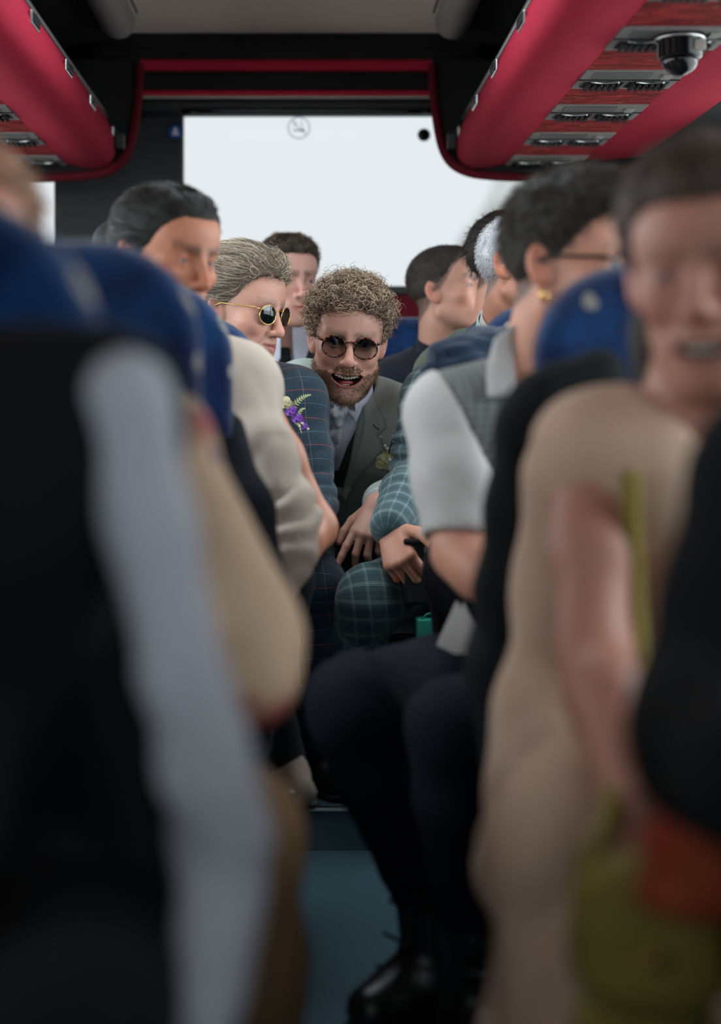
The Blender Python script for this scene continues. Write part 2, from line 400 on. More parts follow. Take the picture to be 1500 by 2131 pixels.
def wallside(side, x, s):
    xo = x + s * .03
    S_(box('wall_' + side, (xo, 1.5, .47), (.06, 6.2, 1.0), M['wallgrey'], bev=0))
    S_(box('wall_%s_upper' % side, (xo, 1.5, 1.88), (.06, 6.2, .32), M['blacktrim'], bev=0))
    edges = [(-1.56, .95), (1.92, 1.99), (3.05, 3.12), (4.16, 4.5)]  # long first span is unseen solid wall, added to keep near passengers dark
    for i, (a, b) in enumerate(edges): S_(box('trim_%d' % (5 + i + (10 if s > 0 else 0)), (xo, (a + b) / 2, 1.275), (.06, b - a, .9), M['dark'], bev=0))
    for i in range(3):
        a, b = edges[i][1], edges[i + 1][0]
        S_(box('window_%d' % (1 + i + (4 if s > 0 else 0)), (xo, (a + b) / 2, 1.275), (.006, b - a, .9), M['sidegl'], bev=0))
wallside('left', XL, -1); wallside('right', XR, 1)
CXc = (XL + XR) / 2; WW = XR - XL
# the roof hatch lies above the aisle, over the middle rows
HX0, HX1, HY0, HY1 = -.35, .25, 2.4, 3.3
for nm_, z_, t_, m_, x0_, x1_, y0_, y1_ in (('ceiling', 2.045, .04, M['ceil'], CXc - .55, CXc + .55, -1.48, 4.22), ('roof', 2.1, .06, M['grey'], XL - .1, XR + .1, -1.65, 4.65)):
    for a0, a1, b0, b1 in ((x0_, x1_, y0_, HY0), (x0_, x1_, HY1, y1_), (x0_, HX0, HY0, HY1), (HX1, x1_, HY0, HY1)): S_(box(nm_, ((a0 + a1) / 2, (b0 + b1) / 2, z_), (a1 - a0, b1 - b0, t_), m_, bev=0))
S_(box('window_12', ((HX0 + HX1) / 2, (HY0 + HY1) / 2, 2.115), (HX1 - HX0, HY1 - HY0, .006), M['sidegl'], bev=0))
S_(box('ceiling_side', (-.93, 1.5, 2.03), (.72, 6.1, .06), M['blacktrim'], bev=0))
S_(box('ceiling_side', (.83, 1.5, 2.03), (.80, 6.1, .06), M['blacktrim'], bev=0))
# front wall behind the camera, windscreen opening shrunk to dim the near rows
S_(box('wall_front', (CXc, -1.53, .63), (WW + .12, .06, 1.30), M['wallgrey'], bev=0)); S_(box('wall_front_upper', (CXc, -1.53, 1.94), (WW + .12, .06, .32), M['dark'], bev=0))
for x in (XL + .03, XR - .03): S_(box('trim_20', (x, -1.53, 1.53), (.1, .06, .5), M['dark'], bev=0))
S_(box('window_9', (CXc, -1.53, 1.53), (WW - .1, .008, .5), M['sidegl'], bev=0))
# unseen panels added ahead of the front seats to shade the near passengers
for x0_, x1_ in ((XL, -.16), (.17, XR)): S_(box('trim_32' if x0_ < 0 else 'trim_33', ((x0_ + x1_) / 2, .40, .46), (x1_ - x0_, .03, .92), M['wallgrey'], bev=.01))
# rear wall: lower panel, pillars, two panes
wb = 1.297; wt = 1.838
S_(box('wall_rear', (CXc, YR + .03, wb / 2), (WW + .1, .06, wb), M['darkred'], bev=0))
S_(box('trim_21', (CXc, YR - .004, wb - .008), (WW, .014, .026), M['dark'], bev=.003))
S_(box('trim_22', (-.5725, YR + .02, 1.66), (.395, .08, .74), M['wallgrey'], bev=.01))       # dark pillar left of the big pane
S_(box('trim_23', (-1.08, YR + .03, 1.66), (.30, .06, .74), M['wallgrey'], bev=0))
S_(box('trim_24', (.995, YR + .03, 1.66), (.40, .06, .74), M['darkred'], bev=0))
S_(box('wall_rear_upper', (CXc, YR + .03, 1.95), (WW + .1, .06, .226), M['dark'], bev=0))
S_(box('window_10', (.21, YR + .03, (wb + wt) / 2), (1.19, .008, wt - wb), M['reargl'], bev=0))
S_(box('window_11', (-.86, YR + .03, (wb + wt) / 2), (.2, .008, wt - wb), M['reargl'], bev=0))
# rear header between ceiling and window: stepped black carpet with crimson rolls
def zc(py, y): return CZ + (833 - py) * y / FPX
def roll(name, y, z, r, x0, x1, m, sy=1.0):
    xs = np.linspace(x0, x1, 9); V, F = tubegeo([(x, y, z) for x in xs], r, 14); V[:, 1] = y + (V[:, 1] - y) * sy
    return S_(obj(name, V, F, m, smooth=True))
hx0, hx1 = -.62, .52
S_(box('trim_25', ((hx0 + hx1) / 2, 4.32, 2.006), (hx1 - hx0, .2, .098), M['blacktrim'], bev=.02))
roll('trim_26', 4.28, zc(131, 4.27), .022, hx0, hx1, M['red'])
S_(box('trim_27', ((hx0 + hx1) / 2, 4.37, zc(165, 4.3)), (hx1 - hx0, .14, .062), M['blacktrim'], bev=.01))
roll('trim_28', 4.30, zc(193, 4.29), .010, hx0, hx1, M['red'])
roll('trim_29', 4.297, zc(201, 4.29), .005, hx0, hx1, M['lightgrey'])
S_(box('trim_30', ((hx0 + hx1) / 2, 4.40, zc(216, 4.36)), (hx1 - hx0 + .6, .10, .05), M['dark'], bev=.015))
roll('trim_31', 4.36, zc(229, 4.34), .010, -.37, .40, M['gloss'])
# rounded duct tubes at the ceiling edges
def duct(name, xa, xb, ye, label):
    xm = (xa + xb) / 2; r = abs(xb - xa) / 2
    t = empty(name, (xm, ye, 2.0), label, 'light cover', 'tubular ceiling light covers')
    n = 26; ys = np.concatenate([np.linspace(-1.4, ye - .06, 12), ye - .06 + .06 * np.sin(np.linspace(.1, H, 8))])
    rr = np.concatenate([np.full(12, r), r * np.clip(np.cos(np.linspace(.1, H, 8)), .35, 1) ** .5])
    V, F = tubegeo([(xm, y, 2.0) for y in ys], rr, n); V[:, 2] = 2.0 + (V[:, 2] - 2.0) * .95
    obj('tube', V, F, M['grey'], t)
    V, F = tubegeo([(xm + (r + .004) * (-1 if xm > 0 else 1), y, 2.03) for y in np.linspace(-1.4, ye - .05, 4)], .007, 8)
    obj('edge_strip', V, F, M['lightgrey'], t)
    for y in (.9, 2.2, 3.5):
        a = np.linspace(0, 2 * math.pi, 24, endpoint=False)
        V, F = tubegeo([(xm + (r + .001) * math.cos(q), y, 2.0 + .95 * (r + .001) * math.sin(q)) for q in a], .003, 5, True); obj('joint_ring', V, F, M['dark'], t)
duct('ceiling_light_cover', -.566, -.468, 4.05, 'grey tubular light cover along ceiling above the left luggage rack')
duct('ceiling_light_cover', .362, .46, 4.05, 'grey tubular light cover along ceiling above the right luggage rack')

# ------------------------------------------------------------------ luggage racks
def resample(pts, n):
    pts = np.asarray(pts, float); s = np.concatenate([[0], np.cumsum(np.linalg.norm(np.diff(pts, axis=0), axis=1))])
    q = np.linspace(0, s[-1], n); return np.stack([np.interp(q, s, pts[:, i]) for i in range(pts.shape[1])], 1)
def smooth(pts, it=2):
    p = np.asarray(pts, float)
    for _ in range(it):
        a = p[:-1] * .75 + p[1:] * .25; b = p[:-1] * .25 + p[1:] * .75
        p = np.concatenate([p[:1], np.stack([a, b], 1).reshape(-1, p.shape[1]), p[-1:]])
    return p
def extrude(prof, y0, y1, ny, thick=0.012, endround=0):
    """closed sheet profile (x,z) swept along y, given thickness upward/inward"""
    p = np.asarray(prof); d = np.gradient(p, axis=0); nn = np.stack([-d[:, 1], d[:, 0]], 1); nn /= np.linalg.norm(nn, axis=1)[:, None]
    ring = np.concatenate([p, (p + nn * thick)[::-1]]); n = len(ring); ys = np.linspace(y0, y1, ny)
    V = np.array([(x, y, z) for y in ys for x, z in ring]); F = []
    for i in range(ny - 1):
        for k in range(n): F.append([i * n + k, i * n + (k + 1) % n, (i + 1) * n + (k + 1) % n, (i + 1) * n + k])
    F += [list(range(n))[::-1], [(ny - 1) * n + k for k in range(n)]]
    return V, F
def rack(label, sgn, cx):
    X = lambda x: cx + sgn * (x - cx)            # the left rack mirrors the right one about the aisle centre
    fix = lambda prof: [(X(x), CZ + z) for x, z in prof]
    t = empty('luggage_rack', (X(.75), 4.1, CZ + .72), label, 'luggage rack', 'overhead luggage racks')
    def piece(name, V, F, m, par=t, **k):
        if sgn < 0: F = [f[::-1] for f in F]
        return obj(name, V, F, m, par, **k)
    def bx(name, c, s, m, par=t, **k):
        return box(name, (X(c[0]), c[1], CZ + c[2]), s, m, par, **k)
    rp = smooth([(.462, .812), (.452, .79), (.438, .75), (.440, .70), (.468, .672), (.52, .668), (.584, .683)], 2)
    V, F = extrude([(X(x), CZ + z) for x, z in rp], -1.3, 4.16, 3, .012 * sgn); piece('front_roll', V, F, M['red'])
    a = smooth([(.462, .812), (.452, .79), (.438, .75), (.440, .70), (.468, .672), (.52, .668), (.584, .683)], 1)  # rounded rear cap
    capV = [(X(x), 4.16, CZ + z) for x, z in a] + [(X(.52), 4.19, CZ + .74)]
    piece('roll_end_cap', np.array(capV), [[i, i + 1, len(a)] for i in range(len(a) - 1)] + [[len(a) - 1, 0, len(a)]], M['red'])
    V, F = tubegeo([(X(.462), y, CZ + .816) for y in (-1.3, 2, 4.16)], .007, 8); piece('edge_trim', V, F, M['steel'])
    bx('shelf', (.80, 1.43, .705), (.66, 5.46, .012), M['blacktrim'], bev=0)
    cv = smooth([(.794, .683), (.86, .682), (.95, .694), (1.05, .715), (1.135, .765)], 2)
    V, F = extrude([(X(x), CZ + z) for x, z in cv], -1.3, 4.1, 3, .01 * sgn); piece('cove_panel', V, F, M['red'])
    for k in range(11):
        y0 = 4.022 - .347 * k
        sp = bx('service_panel', (.689, y0 + .085, .688), (.214, .17, .016), M['grey'], bev=.003)
        bx('joint_groove', (.689, y0 + .078, .6795), (.214, .006, .003), M['dark'], sp, bev=0)
        for dx in (-.048, .048):
            geo = [boxgeo((X(.689 + dx + .013 * (i - 2.5)), y0 + .125, CZ + .676), (.008, .05, .012), .002, 1) for i in range(6)]
            geo.append(boxgeo((X(.689 + dx), y0 + .125, CZ + .6815), (.088, .056, .005), .001, 1))
            V, F = join(geo); obj('air_vent', V, F, M['dark'], sp, smooth=False)
            V, F = tubegeo([(X(.689 + dx + .03 * q), y0 + .092 + .006 * math.cos(q * 2.4), CZ + .677) for q in np.linspace(-1, 1, 9)], .0022, 6); obj('knurled_dial', V, F, M['steel'], sp)
        bx('speaker_grille', (.665, y0 + .035, .680), (.12, .055, .004), M['mesh'], sp, bev=.001)
        bx('call_button', (.76, y0 + .045, .678), (.02, .03, .006), M['lightgrey'], sp, bev=.002)
        bx('patterned_panel', (.689, y0 - .0885, .6885), (.214, .173, .012), M['pattern'], bev=.003)
    for y in (4.18, 3.75, 3.37, 2.95, 2.5, 2.05):
        lt = bx('latch', (.4425, y - .02, .77), (.008, .085, .030), M['steel'], bev=.004)
        bx('latch_button', (.4375, y - .02, .771), (.005, .062, .020), M['dark'], lt, bev=.002)
    # black end panel with crimson piping
    out = smooth([(.372, .975), (.374, .90), (.392, .76), (.415, .70), (.455, .668), (.52, .652), (.72, .645), (.86, .652), (.98, .682), (1.09, .74), (1.15, .80)], 2)
    o2 = [(X(x), CZ + z) for x, z in out] + [(X(1.15), CZ + .99), (X(.372), CZ + .99)]
    n = len(o2); V = np.array([(x, 4.185, z) for x, z in o2] + [(x, 4.215, z) for x, z in o2])
    F = [list(range(n)), [n + i for i in range(n)][::-1]] + [[i, n + i, n + (i + 1) % n, (i + 1) % n] for i in range(n)]
    piece('end_panel', V, F, M['blacktrim'], smooth=False)
    V, F = tubegeo([(X(x), 4.19, CZ + z) for x, z in out], .014, 8); V[:, 1] = 4.19 + (V[:, 1] - 4.19) * 1.6; piece('end_panel_piping', V, F, M['darkred'])
    bx('bracket', (.425, 4.15, .745), (.03, .03, .05), M['dark'], bev=.006)
    return t
CXR = -.053
rack('crimson carpeted luggage rack on the right side with service panels and camera', 1, CXR)
rack('crimson carpeted luggage rack on the left side above the near seats', -1, CXR)
# dome camera under the right rack
def lathe(prof, c, n=24):
    V = [(c[0] + r * math.cos(a), c[1] + r * math.sin(a), c[2] + z) for r, z in prof for a in np.arange(n) * 2 * math.pi / n]
    F = [[i * n + k, i * n + (k + 1) % n, (i + 1) * n + (k + 1) % n, (i + 1) * n + k] for i in range(len(prof) - 1) for k in range(n)]
    F += [list(range(n))[::-1], [(len(prof) - 1) * n + k for k in range(n)]]
    return np.array(V), F
cc = empty('dome_camera', (.70, 2.69, CZ + .68), 'black dome surveillance camera under the right luggage rack', 'camera')
V, F = lathe([(.046, 0), (.046, -.012), (.041, -.016), (.041, -.04), (.036, -.044)], (.70, 2.69, CZ + .68)); obj('housing', V, F[:], M['gloss'], cc)
V, F = lathe([(.034 * math.cos(a), -.044 - .03 * math.sin(a)) for a in np.linspace(0, 1.45, 9)], (.70, 2.69, CZ + .68)); obj('dome', V, F, M['gloss'], cc)
V, F = lathe([(.0475, -.005), (.0475, -.010), (.046, -.010)], (.70, 2.69, CZ + .68)); obj('trim_ring', V, F, M['steel'], cc)
box('bracket', (.728, 2.655, CZ + .655), (.022, .012, .02), M['lightgrey'], cc, bev=.003)

# stickers on the rear glass
def ring(c, R, r, n=28): return tubegeo([(c[0] + R * math.cos(a), c[1], c[2] + R * math.sin(a)) for a in np.arange(n) * 2 * math.pi / n], r, 5, True)
def disc(c, R, th=.003, n=28):
    V = [(c[0] + R * math.cos(a), c[1] + y, c[2] + R * math.sin(a)) for y in (-th / 2, th / 2) for a in np.arange(n) * 2 * math.pi / n]
    return np.array(V), [list(range(n)), [n + i for i in range(n)][::-1]] + [[i, n + i, n + (i + 1) % n, (i + 1) % n] for i in range(n)]
ys = YR + .02
M['paleprint'] = glassmat('pale_translucent_print', (.62, .64, .66), 0); M['blueprint'] = plain('blue_print', lin(40, 84, 150), .6); M['tealprint'] = plain('dark_teal_print', lin(14, 48, 52), .6)
p = PX(622, 266, ys); st = empty('no_smoking_sticker', p, 'round no smoking sticker at top of the rear window', 'sticker')
V, F = ring(p, .033, .0022); obj('ring', V, F, M['paleprint'], st)
V, F = join([boxgeo(p + A(0, 0, -.008), (.036, .003, .006), 0), boxgeo(p + A(.012, 0, -.005), (.01, .003, .006), 0), tubegeo([p + A(.006, 0, .002), p + A(.012, 0, .01), p + A(.004, 0, .016), p + A(.01, 0, .024)], .0016, 5)]); obj('cigarette', V, F, M['paleprint'], st)
V, F = tubegeo([p + A(-.023, 0, .023), p + A(.023, 0, -.023)], .0018, 5); obj('slash', V, F, M['paleprint'], st)
V, F = tubegeo([p + A(-.012, 0, .002), p + A(-.016, 0, .01), p + A(-.008, 0, .014), p + A(-.014, 0, .024)], .0016, 5); obj('smoke_line', V, F, M['paleprint'], st)
p = PX(882, 281, ys); st = empty('safety_sticker', p, 'small dark round sticker at top right of the rear window', 'sticker')
V, F = disc(p, .019); obj('disc', V, F, M['dark'], st); V, F = ring(p + A(0, -.002, 0), .0185, .0016); obj('ring', V, F, M['tealprint'], st)
V, F = join([disc(p + A(0, -.003, .006), .004), boxgeo(p + A(0, -.003, -.004), (.009, .002, .014), 0)]); obj('figure', V, F, M['paleprint'], st)
p = PX(365, 273, YR - .025); st = empty('seat_belt_sticker', p, 'blue round sticker on the dark pillar beside the rear window', 'sticker')
V, F = disc(p, .025); obj('disc', V, F, M['blueprint'], st); V, F = ring(p + A(0, -.002, 0), .0245, .0014); obj('ring', V, F, M['paleprint'], st)
fig = [(0, .014), (.006, .006), (.005, .002), (.011, -.012), (-.011, -.012), (-.005, .002), (-.006, .006)]
n = len(fig); V = np.array([(p[0] + a, p[1] - .003 + y, p[2] + b) for y in (0, .002) for a, b in fig]); obj('figure', V, [list(range(n)), [n + i for i in range(n)][::-1]] + [[i, n + i, n + (i + 1) % n, (i + 1) % n] for i in range(n)], M['white'], st, smooth=False)
# roller blind on the right side window near the rear
bl = empty('window_blind', (XR - .03, 3.95, 1.7), 'beige roller blind with a dark slot on the right side window', 'blind')
box('blind_cloth', (XR - .03, 3.85, 1.62), (.008, .5, .24), M['blind'], bl, bev=.002); box('bottom_rail', (XR - .032, 3.85, 1.50), (.016, .5, .018), M['lightgrey'], bl, bev=.004)
box('slot', (XR - .036, 3.86, 1.65), (.004, .012, .05), M['dark'], bl, bev=.001); box('frame_post', (XR - .025, 4.13, 1.62), (.03, .03, .3), M['lightgrey'], bl, bev=.006)

# tree beyond the rear window, haze and overexposure painted into its pale crown
tr = empty('tree', (6.0, 24, -.9), 'pale hazy tree outside the rear window on the right', 'tree')
mt_, nt_, b_ = mat('haze_pale_foliage'); b_.inputs['Roughness'].default_value = 1; nt_.links.new(mixc(nt_, noise(nt_, 2), lin(225, 226, 222), lin(250, 250, 248)), b_.inputs['Base Color'])
fld = Field(); rg = np.random.default_rng(3)
for i in range(26):
    a = rg.random() * 6.28; r = rg.random() ** .5 * 1.9; fld.ell((4.9 + r * math.cos(a), 24 + r * math.sin(a), 2.6 + rg.random() * 2.6 * (1 - r / 3.2)), (.95, .95, .8), .3)
V, Q = mesh_field(fld, .14); V += vnormals(V, Q) * (fbm(V * 2.2, 3) * .5)[:, None]; obj('crown', V, Q, mt_, tr)
V, F = tubegeo([(5.3, 24, -.9), (5.35, 24, .8), (5.2, 24, 2.2), (5.3, 24, 3.4)], [.22, .18, .15, .08], 10); obj('trunk', V, F, M['grey'], tr)

# ------------------------------------------------------------------ seats
def seat_proto():
    t = empty('coach_seat', (0, 0, 0)); tl = .16               # built at origin: headrest front at y=0, faces -y
    yz = lambda z: -(1.0 - z) * tl                              # lower back sits further forward
    hw = .185
    F1 = Field(); F1._b((-hw - .02, -.12, .86), .03); F1._b((hw + .02, .14, 1.13), .03)
    def hr(P):
        q = P.copy(); q[:, 1] -= -(1.0 - P[:, 2]) * tl
        w = np.stack([np.maximum(np.abs(q[:, 0]) - (hw - .13), 0), np.maximum(q[:, 2] - (1.115 - .13), 0)], 1)
        d2 = np.sqrt((w ** 2).sum(1)) - .13; d2 = np.maximum(d2, .865 - q[:, 2])
        dy = np.abs(q[:, 1] - .045) - .045
        bul = .018 * np.clip(np.abs(q[:, 0]) / hw, 0, 1) ** 3   # wings come forward
        dy = np.abs(q[:, 1] - .045 + bul) - .045
        r = .03; a = np.stack([d2 + r, dy + r], 1); return np.sqrt((np.maximum(a, 0) ** 2).sum(1)) + np.minimum(a.max(1), 0) - r
    F1.ops.append((hr, .01, 1, None, None)); V, Q = mesh_field(F1, .014); obj('headrest', V, Q, M['seat'], t)
    F2 = Field(); F2.cone((-.13, yz(.9) + .04, .88), (-.13, yz(.5) + .04, .5), .045, .05); F2.cone((.13, yz(.9) + .04, .88), (.13, yz(.5) + .04, .5), .045, .05)
    F2.cone((0, yz(.9) + .045, .89), (0, yz(.5) + .045, .5), .05, .055, .08); V, Q = mesh_field(F2, .016); obj('backrest', V, Q, M['seat'], t)
    for s in (-1, 1):
        F3 = Field(); F3.chain([(s * .170, yz(.87) + .04, .87), (s * .204, yz(.76) + .02, .76), (s * .222, yz(.62) + .0, .62), (s * .21, yz(.48), .47)], [.022, .042, .055, .05], .03)
        F3.chain([(s * .172, yz(.88) + .07, .88), (s * .205, yz(.62) + .07, .62), (s * .205, yz(.48) + .07, .45)], [.03, .045, .045], .04)
        V, Q = mesh_field(F3, .014); obj('side_bolster', V, Q, M['bolster'], t)
    F4 = Field(); F4.add(lambda P: d_box(P, (0, -.33, .44), (.215, .24, .07), .05), (-.22, -.57, .36), (.22, -.08, .52)); V, Q = mesh_field(F4, .018); obj('seat_cushion', V, Q, M['seat'], t)
    box('seat_frame', (0, -.28, .335), (.40, .36, .05), M['dark'], t, bev=.01); box('pedestal', (.0, -.28, .155), (.30, .22, .31), M['dark'], t, bev=.015); box('floor_rail', (0, -.28, .012), (.05, .42, .024), M['steel'], t, bev=.004)
    return t
SEAT0 = None
def seat(x, y, z, label, rz=0, group='patterned blue coach seats'):
    global SEAT0
    if SEAT0 is None: SEAT0 = seat_proto(); r = SEAT0
    else:
        r = SEAT0.copy(); COL.objects.link(r)
        for ch in list(SEAT0.children): c = ch.copy(); COL.objects.link(c); c.parent = r
    r.location = (x, y, z); r.rotation_euler.z = rz; tag(r, label, 'seat', group); return r
seat(-.345, 1.12, 0, 'nearest blue patterned coach seat on the left, behind the grey sleeve')
seat(-.305, 1.66, .025, 'blue patterned coach seat on the left behind the nearest sleeve, second in line')
seat(-.295, 2.2, .025, 'blue patterned coach seat hiding the chin of the dark haired woman')
seat(-.262, 2.74, 0.0, 'blue patterned coach seat beside the man in gold sunglasses')
seat(-.32, 3.46, 0.06, 'blue patterned coach seat behind the man in navy tweed')
seat(.475, 1.80, .01, 'blue and black coach seat behind the smiling woman in cream')
seat(.495, 2.66, .02, 'blue coach seat with a navy jacket over its shoulder')
seat(.545, 3.43, .05, 'blue coach seat behind the grey haired man in teal check')
seat(-.22, 4.2, .08, 'rear bench seat behind the dark suited man in white shirt')
seat(.335, 4.2, .08, 'rear bench seat with blue headrest beside the short haired man looking right')
seat(.89, 4.2, .08, 'rear bench seat hidden behind the man in olive jacket')
# ------------------------------------------------------------------ people
# head space: +x the person's right, +y face forward, +z up, origin between the ears at eye level, metres
def head_R(yaw, pitch=0, roll=0):
    y, p, r = map(math.radians, (yaw, pitch, roll))
    f = A(math.sin(y) * math.cos(p), -math.cos(y) * math.cos(p), -math.sin(p)); ri = unit(np.cross(f, A(0, 0, 1))); u = np.cross(ri, f)
    ri, u = ri * math.cos(r) + u * math.sin(r), u * math.cos(r) - ri * math.sin(r)
    return np.stack([ri, f, u], 1)
MZ = -.071
def mouth_cav(P, wide, opn, smile):
    Q = P.copy(); Q[:, 2] -= smile * P[:, 0] ** 2
    return d_ell(Q, (0, .082, MZ - opn * .45), (wide, .034, max(opn, .0016)))
def head_sdf(P, o):
    q = P.copy(); q[:, 0] = np.abs(q[:, 0]); jw = o.get('jaw', 1.0); jd = o.get('jawdrop', 0.0)
    d = d_ell(P, (0, -.014, .036), (.0765, .098, .084))
    d = smin(d, d_ell(P, (0, .024, -.030), (.063 * jw, .064, .078)), .03)
    d = smin(d, d_ell(P, (0, .046, .046), (.060, .044, .052)), .03)
    d = smin(d, d_cone(q, (.053 * jw, -.006, -.06), (.017, .066, -.102 - jd), .018, .016), .028)
    d = smin(d, d_sph(P, (0, .074, -.106 - jd), .016), .022)
    d = smin(d, d_ell(P, (0, .070, -.068 - jd * .5), (.034, .022, .028)), .02)
    d = smin(d, d_ell(q, (.043, .056, -.024 + o.get('cheek', 0)), (.022, .023, .019)), .02)
    rg_ = o.get('ridge', 1.0); d = smin(d, d_cone(q, (.008, .083 - .004 * (1 - rg_), .018), (.044, .068, .021), .009 * rg_, .008 * rg_), .014)
    d = smax(d, -d_ell(q, (.032, .097, .001), (.018, .017, .0115)), .012)
    ln = o.get('nose', 1.0)
    d = smin(d, d_cone(P, (0, .085, .012), (0, .103 + .004 * ln, -.030 * ln), .0068, .009), .011)
    d = smin(d, d_sph(P, (0, .1075 + .003 * (ln - 1) * 5, -.036 * ln), .0105), .008)
    d = smin(d, d_ell(q, (.0125, .095, -.0385 * ln), (.0075, .011, .0075)), .006)
    d = smax(d, -d_ell(q, (.0065, .101, -.0468 * ln), (.0034, .006, .003)), .003)
    op = o.get('eyeopen', 1.0)
    lid = d_sph(q, (.032, .0715, .001), .0143); d = smin(d, lid, .004)
    d = smax(d, -d_ell(q, (.032, .088, .0005), (.0125, .020, .0052 * op)), .0015)
    if o.get('smile', 0):
        d = smin(d, d_ell(q, (.040, .066, -.034), (.016, .014, .013)), .012)
        t = np.clip((-.040 - q[:, 2]) / .040, 0, 1); cx = .0165 + .026 * t - .004 * np.sin(t * 3.1); cr = np.exp(-((q[:, 0] - cx) / .0032) ** 2) * np.exp(-((t - .5) / .42) ** 4) * (q[:, 1] > .04); d = d + .0030 * cr
    w, opn, sm = o.get('mouth', (.025, .0012, 2.0)); c = mouth_cav(P, w, opn, sm)
    if opn > .004:
        Q = P.copy(); Q[:, 2] -= sm * P[:, 0] ** 2
        lip = np.sqrt(np.maximum(c, -.004) ** 2 + d ** 2) - .0036
        d = smin(d, lip, .005); d = smax(d, -c, .003)
    else:
        zz = sm * .6 * .022 ** 2
        d = smin(d, d_cone(q, (.003, .0935, -.0655), (w * .95, .078, -.0695 + zz), .0056, .0025), .006)
        d = smin(d, d_cone(q, (0, .0925, -.0785), (w * .85, .078, -.0735 + zz), .0066, .003), .006)
        d = d + .0022 * np.exp(-((P[:, 2] - MZ - sm * .6 * P[:, 0] ** 2) / .0022) ** 2) * np.clip((w + .003 - q[:, 0]) / .006, 0, 1) * (P[:, 1] > .05)
    # ears
    a = .38; E = q - A(.0775, -.012, -.006); E = np.stack([E[:, 0] * math.cos(a) + E[:, 1] * math.sin(a), -E[:, 0] * math.sin(a) + E[:, 1] * math.cos(a), E[:, 2]], 1)
    E[:, 1] += E[:, 2] * .18
    ear = d_ell(E, (0, 0, 0), (.0085, .0185, .031)); ear = smax(ear, -d_ell(E, (.009, .003, .004), (.008, .0115, .021)), .004)
    ear = smin(ear, d_ell(E, (.002, .004, -.006), (.005, .004, .007)), .004)
    d = smin(d, ear, .008)
    return d
def hairline(y): return np.interp(y, [-.12, -.09, -.05, -.02, .005, .03, .05, .075, .11], [-.070, -.070, -.052, -.018, -.004, .020, .052, .076, .082])
def head_col(L, o):
    """albedo per vertex from head-space position: skin, lips with painted mouth shade, blush, brows, beard, short hair on the scalp"""
    n = len(L); sk = np.array(o['skin']); C = np.tile(sk, (n, 1)); ax = np.abs(L[:, 0]); nz = fbm(L * 60, 3, 5); nf = fbm(L * 420, 2, 9)
    def mixin(m, c): nonlocal C; m = np.clip(m, 0, 1)[:, None]; C = C * (1 - m) + np.array(c) * m
    red = sk * np.array([1.02, .72, .66])
    mixin(.55 * np.exp(-((ax - .044) ** 2 + (L[:, 2] + .03) ** 2 + (L[:, 1] - .06) ** 2) / .0006), red)
    mixin(.5 * np.exp(-(ax ** 2 + (L[:, 1] - .108) ** 2 + (L[:, 2] + .036) ** 2) / .0003), red)
    mixin(.65 * (ax > .076), red)
    mixin(.5 * np.exp(-((ax - .032) ** 2 / .0003 + (L[:, 2] + .004) ** 2 / .00012)) * (L[:, 1] > .06), sk * np.array([.72, .58, .56]))
    w, opn, sm = o.get('mouth', (.025, .0012, 2.0)); c = mouth_cav(L, w, opn, sm)
    beard = o.get('beard')
    if beard:
        bz = np.interp(L[:, 1], [-.02, .02, .05, .08, .11], [-.01, -.046, -.058, -.060, -.0475])
        m = np.clip((bz - L[:, 2] + nz * .012) / .012, 0, 1) * np.clip((L[:, 1] + .012) / .012, 0, 1)
        m *= np.clip((L[:, 2] + .15) / .02, .2, 1)
        m *= 1 - .75 * np.exp(-(((ax - .047) / .013) ** 2 + ((L[:, 2] + .052) / .016) ** 2)) 
        m *= 1 - .7 * np.exp(-((ax / .010) ** 2 + ((L[:, 2] + .091 + o.get('jawdrop', 0)) / .006) ** 2))
        mo = np.clip(1.2 - np.abs(ax) / .030, 0, 1) ** .5 * np.exp(-((L[:, 2] + .0555 - 4.0 * ax ** 2 * (opn > .004) + 5 * ax ** 2 * (opn < .004)) / .0062) ** 4) * (L[:, 1] > .06)
        m = np.maximum(m * np.clip(1.15 - 1.2 * np.clip(L[:, 2] + .075, 0, 1) / .04, .35, 1), mo)
        mixin(m * beard[1] * np.clip(.8 + nf * 1.1 + nz * .5, .15, 1), beard[0])
    lip = np.clip((.0046 - np.maximum(c, 0)) / .002, 0, 1) * (L[:, 1] > .06) * np.where(L[:, 2] > MZ - .002, .45, .9) if opn > .004 else np.exp(-((L[:, 2] + .072) / .0078) ** 4) * np.clip((w * .95 - ax) / .004, 0, 1) * (L[:, 1] > .075)
    mixin(lip * .8, o.get('lip', lin(178, 96, 92)))
    if opn < .004: mixin(.75 * np.exp(-((L[:, 2] - MZ - sm * .6 * L[:, 0] ** 2) / .0016) ** 2) * np.clip((w + .002 - ax) / .004, 0, 1) * (L[:, 1] > .06), np.array(o.get('lip', lin(178, 96, 92))) * .25)  # shade between closed lips painted as a dark line
    if opn > .004: mixin((c < .0005) * .95, (.05, .012, .012))  # depth shade painted inside the open mouth
    bd = d_cone(np.stack([ax, L[:, 1], L[:, 2]], 1), (.013, .09, .0205), (.046, .072, .026), .003, .002)
    mixin(np.clip(1.6 - bd / .0062, 0, 1) * np.clip(.75 + nf, 0, 1) * o.get('brow', .8), o.get('browc', o['hair']))
    h = L[:, 2] - hairline(L[:, 1]); m = np.clip((h + .004 + nz * .01) / .012, 0, 1) * (ax < .079)
    mixin(m * o.get('scalp', .9) * np.clip(.9 + nf * .5, 0, 1), o.get('hairc', o['hair']))
    return np.clip(C * (1 + nz[:, None] * .12), 0, 1)

